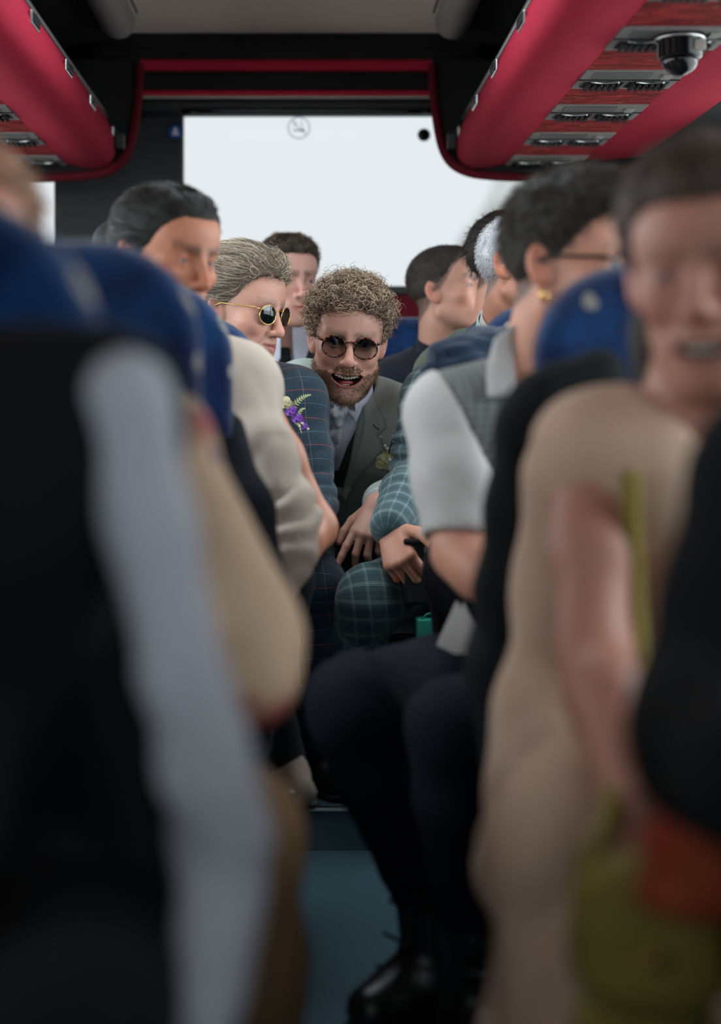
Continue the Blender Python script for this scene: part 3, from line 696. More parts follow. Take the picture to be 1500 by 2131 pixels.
def hand_fn(wrist, d, n, side, curl, thumb=(.75, .55, -.25), spread=.10, s=1.0):
    """d: towards fingertips, n: out of the back of the hand, side=+1 thumb along d x n"""
    d = unit(d); n = unit(n - d * (n @ d)); t = np.cross(d, n) * side; prims = []
    kb = [A(.088, .029, 0), A(.092, .009, .003), A(.088, -.011, .001), A(.079, -.029, -.004)]; W = lambda v: wrist + s * (d * v[0] + t * v[1] + n * v[2])
    for i, b in enumerate(kb):
        prims.append((W(A(.0, .012 - .008 * i, 0)), W(b), .0165 * s, .0118 * s, .014))
    ln = [(.043, .026, .021), (.047, .030, .022), (.044, .028, .021), (.035, .021, .019)]; fingers = []
    for i, b in enumerate(kb):
        p = W(b); ang = 0; sp = spread * (1.3 - i) * .6
        for j in range(3):
            ang += curl[i][j]; dd = unit(d * math.cos(ang) - n * math.sin(ang) + t * sp * (1 if ang < 1.2 else .2))
            q = p + dd * ln[i][j] * s; fingers.append((i, p, q, (.0102 - .0009 * j - (.0012 if i == 3 else 0)) * s, (.0095 - .0012 * j - (.0012 if i == 3 else 0)) * s)); p = q
    th = unit(d * thumb[0] + t * thumb[1] + n * thumb[2]); p0 = W(A(.018, .020, -.006)); p1 = p0 + th * .044 * s; th2 = unit(th + d * .35 - t * .25); p2 = p1 + th2 * .034 * s; th3 = unit(th2 + d * .2 - t * .25 - n * .1); p3 = p2 + th3 * .026 * s
    tp = [(p0, p1, .0175 * s, .0125 * s), (p1, p2, .0125 * s, .0105 * s), (p2, p3, .0108 * s, .0082 * s)]
    def fn(P):
        e = None
        for a, b, r1, r2, k in prims:
            v = d_cone(P, a, b, r1, r2); e = v if e is None else smin(e, v, k)
        for g in range(4):
            f = None
            for i, a, b, r1, r2 in fingers:
                if i == g: v = d_cone(P, a, b, r1, r2); f = v if f is None else smin(f, v, .003)
            e = smin(e, f, .0035)
        f = None
        for a, b, r1, r2 in tp: v = d_cone(P, a, b, r1, r2); f = v if f is None else smin(f, v, .004)
        return smin(e, f, .007)
    tips = [b for i, a, b, r1, r2 in fingers[2::3]] + [p3]
    nails = [(b, unit(b - a)) for i, a, b, r1, r2 in fingers[2::3]] + [(p3, th3)]
    allp = np.array([wrist] + [b for _, _, b, _, _ in fingers] + [p3])
    return fn, allp.min(0) - .02, allp.max(0) + .02, n, nails

CURL_REST = [(.25, .45, .3), (.35, .5, .35), (.45, .55, .4), (.55, .6, .45)]
CURL_FIST = [(1.05, 1.45, .9), (1.1, 1.5, .95), (1.15, 1.5, 1.0), (1.2, 1.5, 1.0)]

class Person:
    def __init__(s, label, J, o, h=.006, hh=None):
        """J: joints in world space. R/L = the person's own right and left"""
        s.J = J; s.o = o; s.h = h; s.lr = 1.0; s.ar = (.051, .046, .040, .043, .030)
        s.R = head_R(*o['pose']); s.c = np.array(J['head']); s.sc = o.get('scale', 1.0)
        s.root = empty('person', ((J['hr'] + J['hl']) / 2)[0:2].tolist() + [0.0], label, 'person')
        for a in 'rl':
            J.setdefault('k' + a, None)
        s.mid = (J['hr'] + J['hl']) / 2
    def W(s, L): return s.c + (np.asarray(L, float) * s.sc) @ s.R.T
    def Lc(s, P): return (P - s.c) @ s.R / s.sc
    def torso(s, F, g=0.0, wide=1.0, k=.05, upto=None):
        J = s.J; shm = (J['sr'] + J['sl']) / 2; hm = s.mid
        for a in 'rl':
            si = lerp(J['s' + a], shm, .42) - A(0, 0, .045); hi = lerp(J['h' + a], hm, .15)
            F.cone(si, lerp(si, hi, .55), .085 * wide + g, .092 * wide + g, k); F.cone(lerp(si, hi, .55), hi, .092 * wide + g, .105 * wide + g, k)
            F.cone(lerp(J['s' + a], shm, .30), J['s' + a], .055 + g, .050 + g, k)
            F.cone(lerp(J['nb'], shm, .35), lerp(J['s' + a], shm, .12) + A(0, 0, .008), .045 + g * .8, .04 + g * .8, k)
        F.cone(lerp(shm, hm, .18), lerp(shm, hm, .9), .10 * wide + g, .11 * wide + g, k)
        return F
    def arm(s, F, a, g=0.0, to=1.0, k=.025):
        J = s.J; r = s.ar; S0, E, Wr = J['s' + a], J['e' + a], J['w' + a]
        if Wr is None or E is None: return F
        F.cone(S0, lerp(S0, E, .5), r[0] + g, r[1] + g, k); F.cone(lerp(S0, E, .5), E, r[1] + g, r[2] + g, k)
        if to > .0: m = lerp(E, Wr, .3); F.cone(E, m, r[2] + g, r[3] + g, k); F.cone(m, lerp(E, Wr, to), r[3] + g, r[3] + (r[4] - r[3]) * (to - .3) / .7 + g, k)
        return F
    def leg(s, F, a, g=0.0, to=1.0, k=.03):
        J = s.J
        if J.get('k' + a) is None: return F
        Hh, K, An = J['h' + a], J['k' + a], J['a' + a]; m = lerp(K, An, .32)
        q = s.lr; F.cone(lerp(Hh, s.mid, .1), lerp(Hh, K, .5), .088 * q + g, .074 * q + g, k); F.cone(lerp(Hh, K, .5), K, .074 * q + g, .056 + g, k)
        F.cone(K, m, .054 + g, .053 + g, k); F.cone(m, lerp(K, An, to), .053 + g, .038 + g, k); return F
    def body(s, h=None, hands=None, legs=True):
        J = s.J; F = Field(); hands = hands or {}; h = h or s.h
        s.torso(F); F.cone(J['nb'], s.W((0, -.022, -.075)), .056, .054, .02)
        F.cone(J['nb'], s.W((0, -.035, -.02)), .052, .05, .03)
        for a in 'rl':
            s.arm(F, a)
            if legs: s.leg(F, a)
        F.add(lambda P: head_sdf(s.Lc(P), s.o) * s.sc, s.c - .15, s.c + .14, .014)
        s.nails = []
        for a, (d, n, side, curl, *ex) in hands.items():
            fn, lo, hi, nn, nl = hand_fn(J['w' + a], d, n, side, curl, *(ex or ())); F.add(fn, lo, hi, .012); s.nails += [(b, dd, nn) for b, dd in nl]
        V, Q = mesh_field(F, h)
        L = s.Lc(V); near = (d_ell(L, (0, 0, -.01), (.11, .14, .15)) < 0) & ~((L[:, 2] < -.1) & (L[:, 1] < .02)); C = np.tile(np.array(s.o['skin']), (len(V), 1)) * (1 + .12 * fbm(V * 25, 3)[:, None])
        if near.any(): C[near] = head_col(L[near], s.o)
        for b, dd, nn in s.nails:
            k = np.exp(-((V - b) ** 2).sum(1) / .00022)[:, None] * .5; C = C * (1 - k) + C * np.array([1.08, .72, .66]) * k
        s.b = obj('body', V, Q, M['skin'], s.root, col=C); s.F = F
        er_ = .0123 if s.h < .0045 else .0114
        for sx in (-1, 1):
            e = s.W((sx * .032, .0715, .001)); a = s.W((sx * .032 + s.o.get('gaze', 0) * .006, .084, .001)); f = unit(a - e)
            Vv, Ff = lathe([(er_ * math.sin(q) + 1e-5, er_ * math.cos(q)) for q in np.linspace(0, 2.2, 12)], (0, 0, 0), 16)
            u = unit(np.cross(f, A(.1, .2, 1))); w = np.cross(f, u); ang = np.repeat(np.linspace(0, 2.2, 12), 16)
            col = np.where(ang[:, None] < .2, (.005, .005, .005), np.where(ang[:, None] < .50, s.o.get('iris', (.05, .06, .07)), (.42, .38, .36)))
            obj('eye', e + (Vv[:, :1] * u + Vv[:, 1:2] * w + Vv[:, 2:] * f) * s.sc, Ff, M['eye'], s.b, col=col)
        return s
    def fab(s, V, bones):
        """cloth coordinates: length along the nearest bone, girth around it"""
        if isinstance(bones, tuple):      # trousers: the cloth runs along thigh, over the knee and down the shin
            kn = np.array(bones); i = ((V[:, None, [0]] - kn[None, :, [0]]) ** 2).sum(2).argmin(1); p = V - kn[i]; r = .07
            u = np.where(p[:, 1] > 0, r * H + p[:, 1], np.where(p[:, 2] < 0, p[:, 2], r * np.arctan2(p[:, 2], -p[:, 1])))
            return np.stack([u, V[:, 0] + .12 * u, V[:, 1]], 1)
        if bones == 'planar': return np.stack([(V[:, 2] - V[:, 1]) * .78 + V[:, 0] * .12, V[:, 0] + .25 * V[:, 2], V[:, 1]], 1)
        best = np.full(len(V), 1e9); out = np.zeros((len(V), 3)); acc = 0
        for a, b in bones:
            a = np.asarray(a, float); b = np.asarray(b, float); ab = b - a; Lb = np.linalg.norm(ab); t = ((V - a) @ ab) / Lb ** 2; tc = np.clip(t, 0, 1)
            p = V - a - tc[:, None] * ab; d = np.linalg.norm(p, axis=1); z = ab / Lb; x = unit(np.cross(A(0, 1, .15), z)); y = np.cross(z, x)
            th = np.arctan2(p @ x, p @ y); m = d < best
            out[m, 0] = (acc + t * Lb)[m]; out[m, 1] = (th * .062)[m]; out[m, 2] = d[m]; best[m] = d[m]; acc += Lb
        return out
    def bones(s, arms='rl', torso=True):
        J = s.J; shm = (J['sr'] + J['sl']) / 2; b = []
        if torso: b.append((shm, s.mid))
        for a in arms:
            if J['w' + a] is not None: b += [(J['s' + a], J['e' + a]), (J['e' + a], J['w' + a])]
        return b
    def cloth(s, name, F, m, h=None, fold=.006, freq=9, seed=1, bones=None, par=None, ridge=None, label=None):
        V, Q = mesh_field(F, h or s.h * 1.25); Nn = vnormals(V, Q); fb = s.fab(V, bones or s.bones())
        d = fbm(V * freq, 3, seed) * 2 * fold
        for c, r, amp, fr, dirv in (ridge or []):      # bunched creases across a joint
            w = np.exp(-((V - c) ** 2).sum(1) / r ** 2); ph = (V @ unit(dirv)) * fr + 7.0 * fbm(V * 10, 2, seed + 4)
            d += amp * w * (np.abs(np.sin(ph)) ** .7 - .5)
        V = V + Nn * d[:, None]
        return obj(name, V, Q, m, par or s.root, fab=fb, label=label)
    def shoe(s, ank, toe, m, r=.038, name='shoe', sole=True):
        ank = np.asarray(ank, float); toe = np.asarray(toe, float); f = unit((toe - ank) * A(1, 1, 0)); z0 = toe[2]; heel = A(ank[0], ank[1], 0) - f * .045 + A(0, 0, z0); F = Field()
        F.cone(ank + A(0, 0, -.01), heel + A(0, 0, .045), .044, .040, .03); F.cone(heel + A(0, 0, .04), lerp(heel, toe, .6) + A(0, 0, .034), .038, .042, .03); F.cone(lerp(heel, toe, .6) + A(0, 0, .034), A(*toe[:2], z0 + .026), .042, .027, .03)
        F.cone(ank, lerp(heel, toe, .55) + A(0, 0, .045), .04, .034, .03); F.post(lambda P, d: smax(d, z0 + .004 - P[:, 2], .004))
        V, Q = mesh_field(F, .009); so = obj(name, V, Q, m, s.root)
        if sole:
            G = Field(); G.cone(heel + A(0, 0, .008), lerp(heel, toe, .55) + A(0, 0, .008), .040, .045, .02); G.cone(lerp(heel, toe, .55) + A(0, 0, .008), A(*toe[:2], z0 + .008), .045, .031, .02); G.post(lambda P, d: np.maximum(d, np.abs(P[:, 2] - z0 - .008) - .008))
            V, Q = mesh_field(G, .008); obj('sole', V, Q, M['dark'], so)
        return so

    # ---- hair
    def hair_mass(s, thick, h=.005, seed=3, disp=.006, freq=45, stretch=(1, 1, 1), cut=0.0, front=0.0, col=None, top=None, par=None, line=None):
        o = s.o; F = Field(); F._b(s.c, .17)
        def th(L):
            t = thick * np.clip((L[:, 2] - hairline(L[:, 1]) + cut) / .05, .12, 1)
            if top: t = t + top[0] * np.clip((L[:, 2] - .03) / .07, 0, 1) * np.clip(1 + top[1] * L[:, 1] / .1, 0, 2)
            return t
        def fn(P):
            L = s.Lc(P); base = smin(d_ell(L, (0, -.014, .036), (.0765, .098, .084)), d_ell(L, (0, .046, .046), (.060, .044, .052)), .03)
            hl = hairline(L[:, 1] - front)
            return smax(base - th(L), (hl - cut - L[:, 2]) * .75, .008) * s.sc
        F.ops.append((fn, .01, 1, None, None)); V, Q = mesh_field(F, h); Nn = vnormals(V, Q); L = s.Lc(V)
        nz = fbm(L * np.array(stretch) * freq, 3, seed); V = V + Nn * (nz * 2 * disp)[:, None]
        C = np.array(col if col is not None else o['hair']) * np.clip(1 + nz[:, None] * 1.6, .35, 1.7)
        ob = obj('hair', V, Q, M['haircap'], par or s.root, col=C); s.hf = F; s.hV, s.hQ = V, Q; return ob
    def tufts(s, par, n, kind, r, ln, npt, colA, colB, seed=1, w=None, amp=1.0, name='hair_strands', V=None, Q=None, lay=1.0):
        rng = np.random.default_rng(seed); V = s.hV if V is None else V; Q = s.hQ if Q is None else Q
        P, Nn = sample(V, Q, n, w, rng); t = np.linspace(0, 1, npt)[None, :, None]; rnd = rng.normal(size=(n, 3)); f = s.R[:, 1]; u = s.R[:, 2]
        if kind == 'curl':
            ax = Nn * .8 + rnd * .55 - u * .1; ax /= np.linalg.norm(ax, axis=1)[:, None]
            a = np.cross(ax, rnd[:, [1, 2, 0]]); a /= np.linalg.norm(a, axis=1)[:, None]; b = np.cross(ax, a); turns = rng.uniform(1.2, 2.4, (n, 1, 1)); R_ = rng.uniform(.0035, .0075, (n, 1, 1)) * amp; L_ = rng.uniform(.5, 1.2, (n, 1, 1)) * ln
            ph = rng.uniform(0, 6.28, (n, 1, 1)); ang = ph + turns * 6.283 * t; rad = R_ * np.clip(t * 4, .25, 1)
            X = (P - Nn * .004)[:, None] + ax[:, None] * L_ * t + rad * ((np.cos(ang)) * a[:, None] + np.sin(ang) * b[:, None])
        elif kind == 'short':
            dr = Nn * lay + rnd * .22 * amp - u * .35 + (1 - lay) * (f * .5 - u * .1); dr /= np.linalg.norm(dr, axis=1)[:, None]; L_ = rng.uniform(.6, 1.2, (n, 1, 1)) * ln
            X = P[:, None] + dr[:, None] * L_ * t + (-u * .3 * ln) * t ** 2
        elif kind == 'swept':
            X = np.zeros((n, npt, 3)); p = P.copy(); dirv = -f * 1.0 + u * .15; L_ = rng.uniform(.6, 1.2, (n, 1)) * ln / npt; lift = rng.uniform(-.003, .006, n) * amp; wv = rng.uniform(0, 6.28, n); side = s.R[:, 0]
            for i in range(npt):
                X[:, i] = p; d0 = s.hf(p); g = np.stack([s.hf(p + np.eye(3)[k] * .002) - d0 for k in range(3)], 1); g /= np.linalg.norm(g, axis=1)[:, None] + 1e-9
                fl = fbm(s.Lc(p) * 16, 2, 11) * 2.2
                dv = dirv + side * fl[:, None] + rnd * .12 + side * (.35 * np.sin(wv + i * .7))[:, None] - u * .5 * (i / npt) ** 2
                dv = dv - g * (dv * g).sum(1)[:, None]; dv /= np.linalg.norm(dv, axis=1)[:, None] + 1e-9
                p = p + dv * L_ - g * ((d0 - lift * (1 + 1.2 * i / npt)) * .7)[:, None]
        Vs, q, sid = strands(X, np.full(n, r)); k = rng.random((n, 1)) ** 1.4; C = np.array(colA) * (1 - k) + np.array(colB) * k
        return obj(name, Vs, q, M['hair'], par, col=C[sid], kind='stuff')

def march(F, X, Z, y0, off, y1):
    P = np.stack([X, np.full_like(X, y0), Z], 1); go = np.ones(len(P), bool)
    for _ in range(90):
        d = F(P) - off; go = (d > .0004) & (P[:, 1] < y1); P[:, 1] += np.where(go, np.clip(d * .8, .0004, .03), 0)
        if not go.any(): break
    return P
def patch(name, poly, F, y0, off, m, par, thick=.003, step=.012, y1=None, label=None, bulge=None, fold=0, seed=2):
    """a flat cut cloth piece (outline in x,z) laid on the front of a sculpted surface"""
    poly = np.asarray(poly, float); B = []
    for i in range(len(poly)):
        a, b = poly[i], poly[(i + 1) % len(poly)]; k = max(1, int(np.linalg.norm(b - a) / step)); B += [a + (b - a) * j / k for j in range(k)]
    B = np.array(B); nb = len(B); lo, hi = poly.min(0), poly.max(0); gx, gz = np.meshgrid(np.arange(lo[0], hi[0], step), np.arange(lo[1], hi[1], step)); G = np.stack([gx.ravel(), gz.ravel()], 1) + step * .37
    dmin = np.sqrt(((G[:, None] - B[None]) ** 2).sum(2)).min(1) if len(G) else np.zeros(0); G = G[dmin > step * .5]; pts = np.concatenate([B, G])
    vs, es, fs, *_ = geometry.delaunay_2d_cdt([Vector(p) for p in pts], [], [list(range(nb))], 1, 1e-5)
    P = np.array([v[:] for v in vs]); W = march(F, P[:, 0].copy(), P[:, 1].copy(), y0, off, y1 or y0 + .6)
    if bulge is not None: W[:, 1] -= bulge(W)
    if fold: W[:, 1] += fbm(W * 22, 2, seed) * fold
    Wb = W + A(0, thick, 0); n = len(W); fl = [list(f) for f in fs]
    # the outward side faces the aisle front (-y)
    def area(f): q = P[f]; return sum(q[i][0] * q[(i + 1) % len(q)][1] - q[(i + 1) % len(q)][0] * q[i][1] for i in range(len(q)))
    fl = [f if area(f) > 0 else f[::-1] for f in fl]; cnt = {}
    for f in fl:
        for i in range(len(f)): cnt[(f[i], f[(i + 1) % len(f)])] = 1
    side = [[b, a, a + n, b + n] for (a, b) in cnt if (b, a) not in cnt]
    fb = np.stack([W[:, 2], W[:, 0], W[:, 1]], 1)
    return obj(name, np.concatenate([W, Wb]), fl + [[i + n for i in f][::-1] for f in fl] + side, m, par, fab=np.concatenate([fb, fb]), label=label)
def pxpoly(pts, y): return [((px - 633) * y / FPX, CZ - (py - 833) * y / FPX) for px, py in pts]
def glasses(p, kind, name='glasses', up=0.0):
    r = dict(a=.0235, b=.0215, c=.022)[kind]; tr = dict(a=.0021, b=.0010, c=.0022)[kind]; cx = dict(a=.0335, b=.033, c=.033)[kind]; yy = .1005
    m = {'a': M['tortoise'], 'b': M['gold'], 'c': M['gloss']}[kind]; lm = {'a': M['lens_grad'], 'b': M['lens_black'], 'c': M['lens_clear']}[kind]
    off = A(0, -.075 if up else 0, up); tl = lambda v: p.W(A(*v) * A(1, 1, 1) + off)
    fr = []; a = np.arange(40) * 2 * math.pi / 40
    wrap = lambda x: yy - 3.4 * x * x
    for sx in (-1, 1):
        sh = np.stack([sx * (cx + r * 1.06 * np.cos(a)), wrap(cx + r * np.cos(a)), -.005 + r * (.96 * np.sin(a) - .04 * np.cos(2 * a))], 1)
        fr.append(tubegeo([tl(v) for v in sh], tr * p.sc, 6, True))
    br = [(x, yy + .001, .004 + .004 * math.cos(x / .0115 * 1.57)) for x in np.linspace(-.0115, .0115, 7)]; fr.append(tubegeo([tl(v) for v in br], tr * 1.15, 6))
    V, F = join(fr); g = obj(name, V, F, m, p.root)
    for sx in (-1, 1):
        xe = cx + r * 1.04; tp = [(sx * xe, wrap(xe), .006), (sx * (xe + .010), wrap(xe) - .010, .008), (sx * .0775, .04, .008), (sx * .081, .004, .008), (sx * .0805, -.016, .0), (sx * .079, -.026, -.014)]
        V, F = tubegeo([tl(v) for v in tp], [tr * 1.3, tr * 1.4, tr, tr, tr * .9, tr * .7], 6); obj('temple', V, F, m, g)
        rr = np.linspace(0, 1, 6)[:, None]; aa = np.arange(28) * 2 * math.pi / 28
        X = sx * (cx + r * rr * np.cos(aa)); Zz = -.005 + r * .96 * rr * np.sin(aa); Y = yy - 3.4 * np.abs(X) ** 2 + .0015 * (1 - rr ** 2)
        V = np.stack([X, Y, Zz], -1).reshape(-1, 3); Vw = np.array([tl(v) for v in V]); Fq = [[i * 28 + k, i * 28 + (k + 1) % 28, (i + 1) * 28 + (k + 1) % 28, (i + 1) * 28 + k] for i in range(5) for k in range(28)]
        # lens height 0 (bottom) .. 1 (top) kept for the tint
        zc_ = (V[:, 2:] + .005 + r) / (2 * r); obj('lens', Vw, Fq, lm, g, col=np.repeat(zc_, 3, 1))
    return g
def m_lens_grad():
    m, nt, b = mat('gradient_tinted_lens'); nt.nodes.remove(b); out = nt.nodes['Material Output']; t = N(nt, 'ShaderNodeBsdfTransparent'); g = N(nt, 'ShaderNodeBsdfGlossy'); g.inputs['Roughness'].default_value = .03
    f = attr(nt, 'Col', 'Fac'); nt.links.new(mixc(nt, ramp(nt, f, .2, .72), (.80, .77, .74), (.020, .026, .034)), t.inputs[0])
    mx = N(nt, 'ShaderNodeMixShader'); mx.inputs[0].default_value = .05; nt.links.new(t.outputs[0], mx.inputs[1]); nt.links.new(g.outputs[0], mx.inputs[2]); nt.links.new(mx.outputs[0], out.inputs[0]); return m
M['lens_grad'] = m_lens_grad()
M['lens_black'] = plain('black_green_lens', (.004, .007, .006), .05, spec=.6); M['lens_clear'] = glassmat('clear_lens', (.95, .95, .95), .05)
def m_tort():
    m, nt, b = mat('tortoiseshell'); b.inputs['Roughness'].default_value = .12; n = noise(nt, 210, detail=2); c = mixc(nt, ramp(nt, n, .53, .66), (.008, .005, .004), lin(176, 84, 40)); nt.links.new(c, b.inputs['Base Color']); return m
M['tortoise'] = m_tort()
def ringband(name, p0, p1, r0, r1, gap, m, par, th=.004, face=None, seg=36, flare=0):
    """open stand collar: band round the neck from p0 (low) to p1 (high), gap (radians) open at the front"""
    z = unit(p1 - p0); f = unit((face if face is not None else A(0, -1, 0)) - z * ((face if face is not None else A(0, -1, 0)) @ z)); x = np.cross(f, z); V = []; rows = [(0, r0), (.5, (r0 + r1) / 2), (1, r1), (1.0, r1 + th), (.4, r1 + th + flare * .5), (-.25, r0 + th + flare)]
    a = np.linspace(gap / 2, 2 * math.pi - gap / 2, seg)
    for t, r in rows: V += [p0 + (p1 - p0) * t + r * (math.cos(q) * f + math.sin(q) * x) for q in a]
    F = [[i * seg + k, (i + 1) * seg + k, (i + 1) * seg + k + 1, i * seg + k + 1] for i in range(len(rows) - 1) for k in range(seg - 1)]
    return obj(name, np.array(V), F, m, par)
# ------------------------------------------------------------------ cloths
W_ = lambda *c: lin(*c)
M['suit_grey'] = plain('grey_green_wool', lin(160, 170, 164), .9, var=.06, scale=60, bstr=.35, bscale=1100, sheen=.15, spec=.2)
M['waistcoat'] = plain('dark_grey_wool', lin(62, 68, 66), .9, var=.08, bstr=.3, bscale=1100, spec=.2)
M['navy_suit'] = plain('navy_black_wool', lin(30, 32, 44), .9, var=.08, bstr=.25, bscale=900, sheen=.12, spec=.2)
M['olive'] = plain('olive_grey_tweed', lin(88, 92, 80), .95, var=.14, scale=240, bstr=.4, bscale=800, sheen=.15, spec=.2)
M['tweed'] = plaid('navy_herringbone_tweed', lin(40, 57, 70), [(0, .062, .0016, 0, lin(150, 70, 70), .6), (0, .062, .0012, .031, lin(120, 140, 160), .35), (1, .055, .0012, .01, lin(130, 120, 120), .45)], .3, dark=lin(20, 31, 42))
M['teal'] = plaid('teal_check_wool', lin(60, 82, 88), [(0, .038, .0011, 0, lin(180, 200, 200), .6), (0, .038, .0011, .0035, lin(160, 180, 180), .5), (0, .038, .0011, -.0035, lin(160, 180, 180), .5), (1, .034, .0011, 0, lin(180, 200, 200), .5), (1, .034, .0011, .0035, lin(160, 180, 180), .45), (0, .038, .008, .019, lin(30, 52, 62), .35)], .16)
M['beige'] = plain('beige_linen', lin(192, 178, 166), .9, var=.05, scale=40, bstr=.3, bscale=900, spec=.2)
M['greycheck'] = plaid('grey_check_cotton', lin(130, 132, 130), [(0, .012, .005, 0, lin(84, 88, 90), .5), (1, .012, .005, 0, lin(84, 88, 90), .5)], .1, .85, 0)
M['whiteshirt'] = plain('white_cotton_shirt', lin(186, 182, 180), .85, var=.03, scale=20, bstr=.15, bscale=600, spec=.2)
M['darktrouser'] = plain('navy_black_trousers', lin(13, 16, 28), .9, var=.1, scale=30, bstr=.2, bscale=800, spec=.2)
M['charcoal'] = plain('charcoal_trousers', lin(44, 48, 52), .9, var=.1, scale=30, bstr=.2, bscale=800, spec=.2)
M['cream'] = plain('cream_dress_cloth', lin(196, 166, 146), .85, var=.08, scale=14, bstr=.15, bscale=500, spec=.2)
M['greyblue'] = plain('grey_blue_shirt_cotton', lin(186, 188, 198), .85, var=.05, bstr=.1, spec=.2)
M['black'] = plain('black_wool', lin(18, 21, 24), .9, var=.1, bstr=.2, bscale=700, spec=.2)
M['tan'] = plain('tan_trousers', lin(118, 94, 70), .9, var=.08, spec=.2)
def m_floral():
    m, nt, b = mat('cream_floral_print'); b.inputs['Roughness'].default_value = .85
    n = noise(nt, 7, None, 2); c = mixc(nt, ramp(nt, n, .56, .64), lin(192, 164, 138), lin(160, 78, 78)); n2 = noise(nt, 11, None, 1); c = mixc(nt, ramp(nt, n2, .66, .72), c, lin(96, 70, 110)); nt.links.new(c, b.inputs['Base Color']); return m
M['floral'] = m_floral()
def m_tie():
    m, nt, b = mat('silver_silk_with_dark_florals'); b.inputs['Roughness'].default_value = .38; b.inputs['Sheen Weight'].default_value = .3
    n = noise(nt, 26, None, 2); c = mixc(nt, ramp(nt, n, .45, .62), lin(188, 188, 196), lin(120, 118, 134)); n2 = noise(nt, 75, None, 3); c = mixc(nt, ramp(nt, n2, .64, .68), c, lin(24, 22, 32)); nt.links.new(c, b.inputs['Base Color']); bump(nt, b, noise(nt, 1500), .15); return m
M['tie'] = m_tie()
M['petalpurple'] = plain('purple_petal', lin(140, 82, 190), .6, var=.15, scale=90); M['petalcream'] = plain('cream_petal', lin(206, 200, 160), .6, var=.1); M['rose'] = plain('olive_white_rose', lin(196, 192, 146), .7, var=.15, scale=90)
M['fern'] = plain('pale_fern', lin(196, 204, 150), .6, var=.1); M['leafg'] = plain('dark_leaf', lin(40, 56, 36), .6); M['gyp'] = plain('white_gypsophila', lin(232, 230, 224), .7)
SK1 = lin(204, 152, 134); SK2 = lin(196, 138, 116); SK3 = lin(186, 120, 92); SKP = lin(208, 156, 142)

# ================================================================== curly man, leaning into the aisle, laughing
J = dict(head=PX(724, 708, 3.30), nb=PX(722, 838, 3.43), sr=PX(625, 822, 3.47), sl=PX(824, 876, 3.44), er=PX(585, 1010, 3.36), el=PX(868, 1030, 3.40), wr=PX(655, 1120, 3.14), wl=PX(788, 1052, 3.16), hr=A(.05, 3.90, .60), hl=A(.22, 3.90, .60), kr=A(.0, 3.50, .63), kl=A(.27, 3.50, .63), ar=A(.0, 3.56, .36), al=A(.25, 3.56, .36))
o = dict(pose=(1, 9, 5), scale=1.05, skin=lin(186, 138, 122), hair=lin(96, 76, 62), hairc=lin(92, 74, 62), jaw=1.02, jawdrop=.008, mouth=(.0325, .0118, 8), smile=1, cheek=.006, beard=(lin(84, 61, 47), .74), brow=.8, browc=lin(64, 48, 40), iris=(.05, .035, .025), eyeopen=.8, lip=lin(186, 96, 92))
p = Person('laughing man with curly hair and tortoiseshell sunglasses leaning into the aisle', J, o, .0034)
dL = unit(A(-.36, -.60, -.72)); p.body(hands={'l': (dL, A(-.05, -.75, .62), 1, [(.12, .20, .12), (.55, .85, .4), (.75, .95, .5), (.85, 1.0, .6)], (.75, .62, -.25), .14, .94)})
hm = p.hair_mass(.009, .0045, disp=.005, freq=62, cut=.0, col=lin(78, 61, 50), top=(.014, .3))
wt = np.clip((p.Lc(p.hV)[:, 2] - .012) / .02, .03, 1)
p.tufts(hm, 1700, 'curl', .00095, .026, 24, lin(86, 66, 54), lin(214, 186, 162), 5, wt, 1.35, 'curls')
p.tufts(hm, 420, 'curl', .00055, .036, 24, lin(86, 66, 54), lin(214, 186, 162), 6, wt, 1.3, 'flyaway_curls')
wb_ = p.Lc(np.array([v.co[:] for v in p.b.data.vertices]) + np.array(p.root.location))
# teeth and tongue sit inside the open mouth
tm = []
for k in range(8):
    x = (k - 3.5) * .0062; L = A(x, .0825 - 14 * x * x, MZ + .0062 + 8 * x * x - .0065); Vb, Fb = boxgeo((0, 0, 0), (.0060, .004, .0066 if abs(k - 3.5) < 1 else .0058), .0012, 2); tm.append((np.array([p.W(L + v) for v in Vb]), Fb))
V, F = join(tm); obj('upper_teeth', V, F, M['teeth'], p.b)
tm = []
for k in range(5):
    x = (k - 1) * .0052; L = A(x, .0765 - 14 * x * x, MZ - .0175 + 8 * x * x); Vb, Fb = boxgeo((0, 0, 0), (.005, .0035, .005), .0012, 2); tm.append((np.array([p.W(L + v) for v in Vb]), Fb))
V, F = join(tm); obj('lower_teeth', V, F, M['teeth'], p.b)
G = Field(); G.ell(p.W((0, .066, MZ - .0135)), (.019, .016, .006), .005); V, Q = mesh_field(G, .004); obj('tongue', V, Q, M['tongue'], p.b)
# short beard hairs
bv = np.array([v.co[:] for v in p.b.data.vertices]) + np.array(p.root.location); bq = np.array([f.vertices[:] for f in p.b.data.polygons]); L = p.Lc(bv)
bz = np.interp(L[:, 1], [-.02, .02, .05, .08, .11], [-.02, -.050, -.062, -.058, -.046]); cav = mouth_cav(L, *o['mouth']) + .0055 * (L[:, 2] > MZ)
wbd = ((L[:, 2] < bz) & (L[:, 2] > -.142) & (L[:, 1] > -.01) & (cav > .008) & (d_ell(L, (0, 0, -.01), (.12, .14, .16)) < 0)).astype(float)
p.tufts(p.b, 3000, 'short', .00032, .006, 4, lin(62, 45, 34), lin(156, 120, 92), 8, wbd + 2.5 * ((np.abs(L[:, 0]) < .033) & (L[:, 2] < -.047) & (L[:, 2] > -.0655 + 8 * L[:, 0] ** 2) & (L[:, 1] > .07)) + 1e-9, 1.6, 'beard_hairs', bv, bq)
glasses(p, 'a')
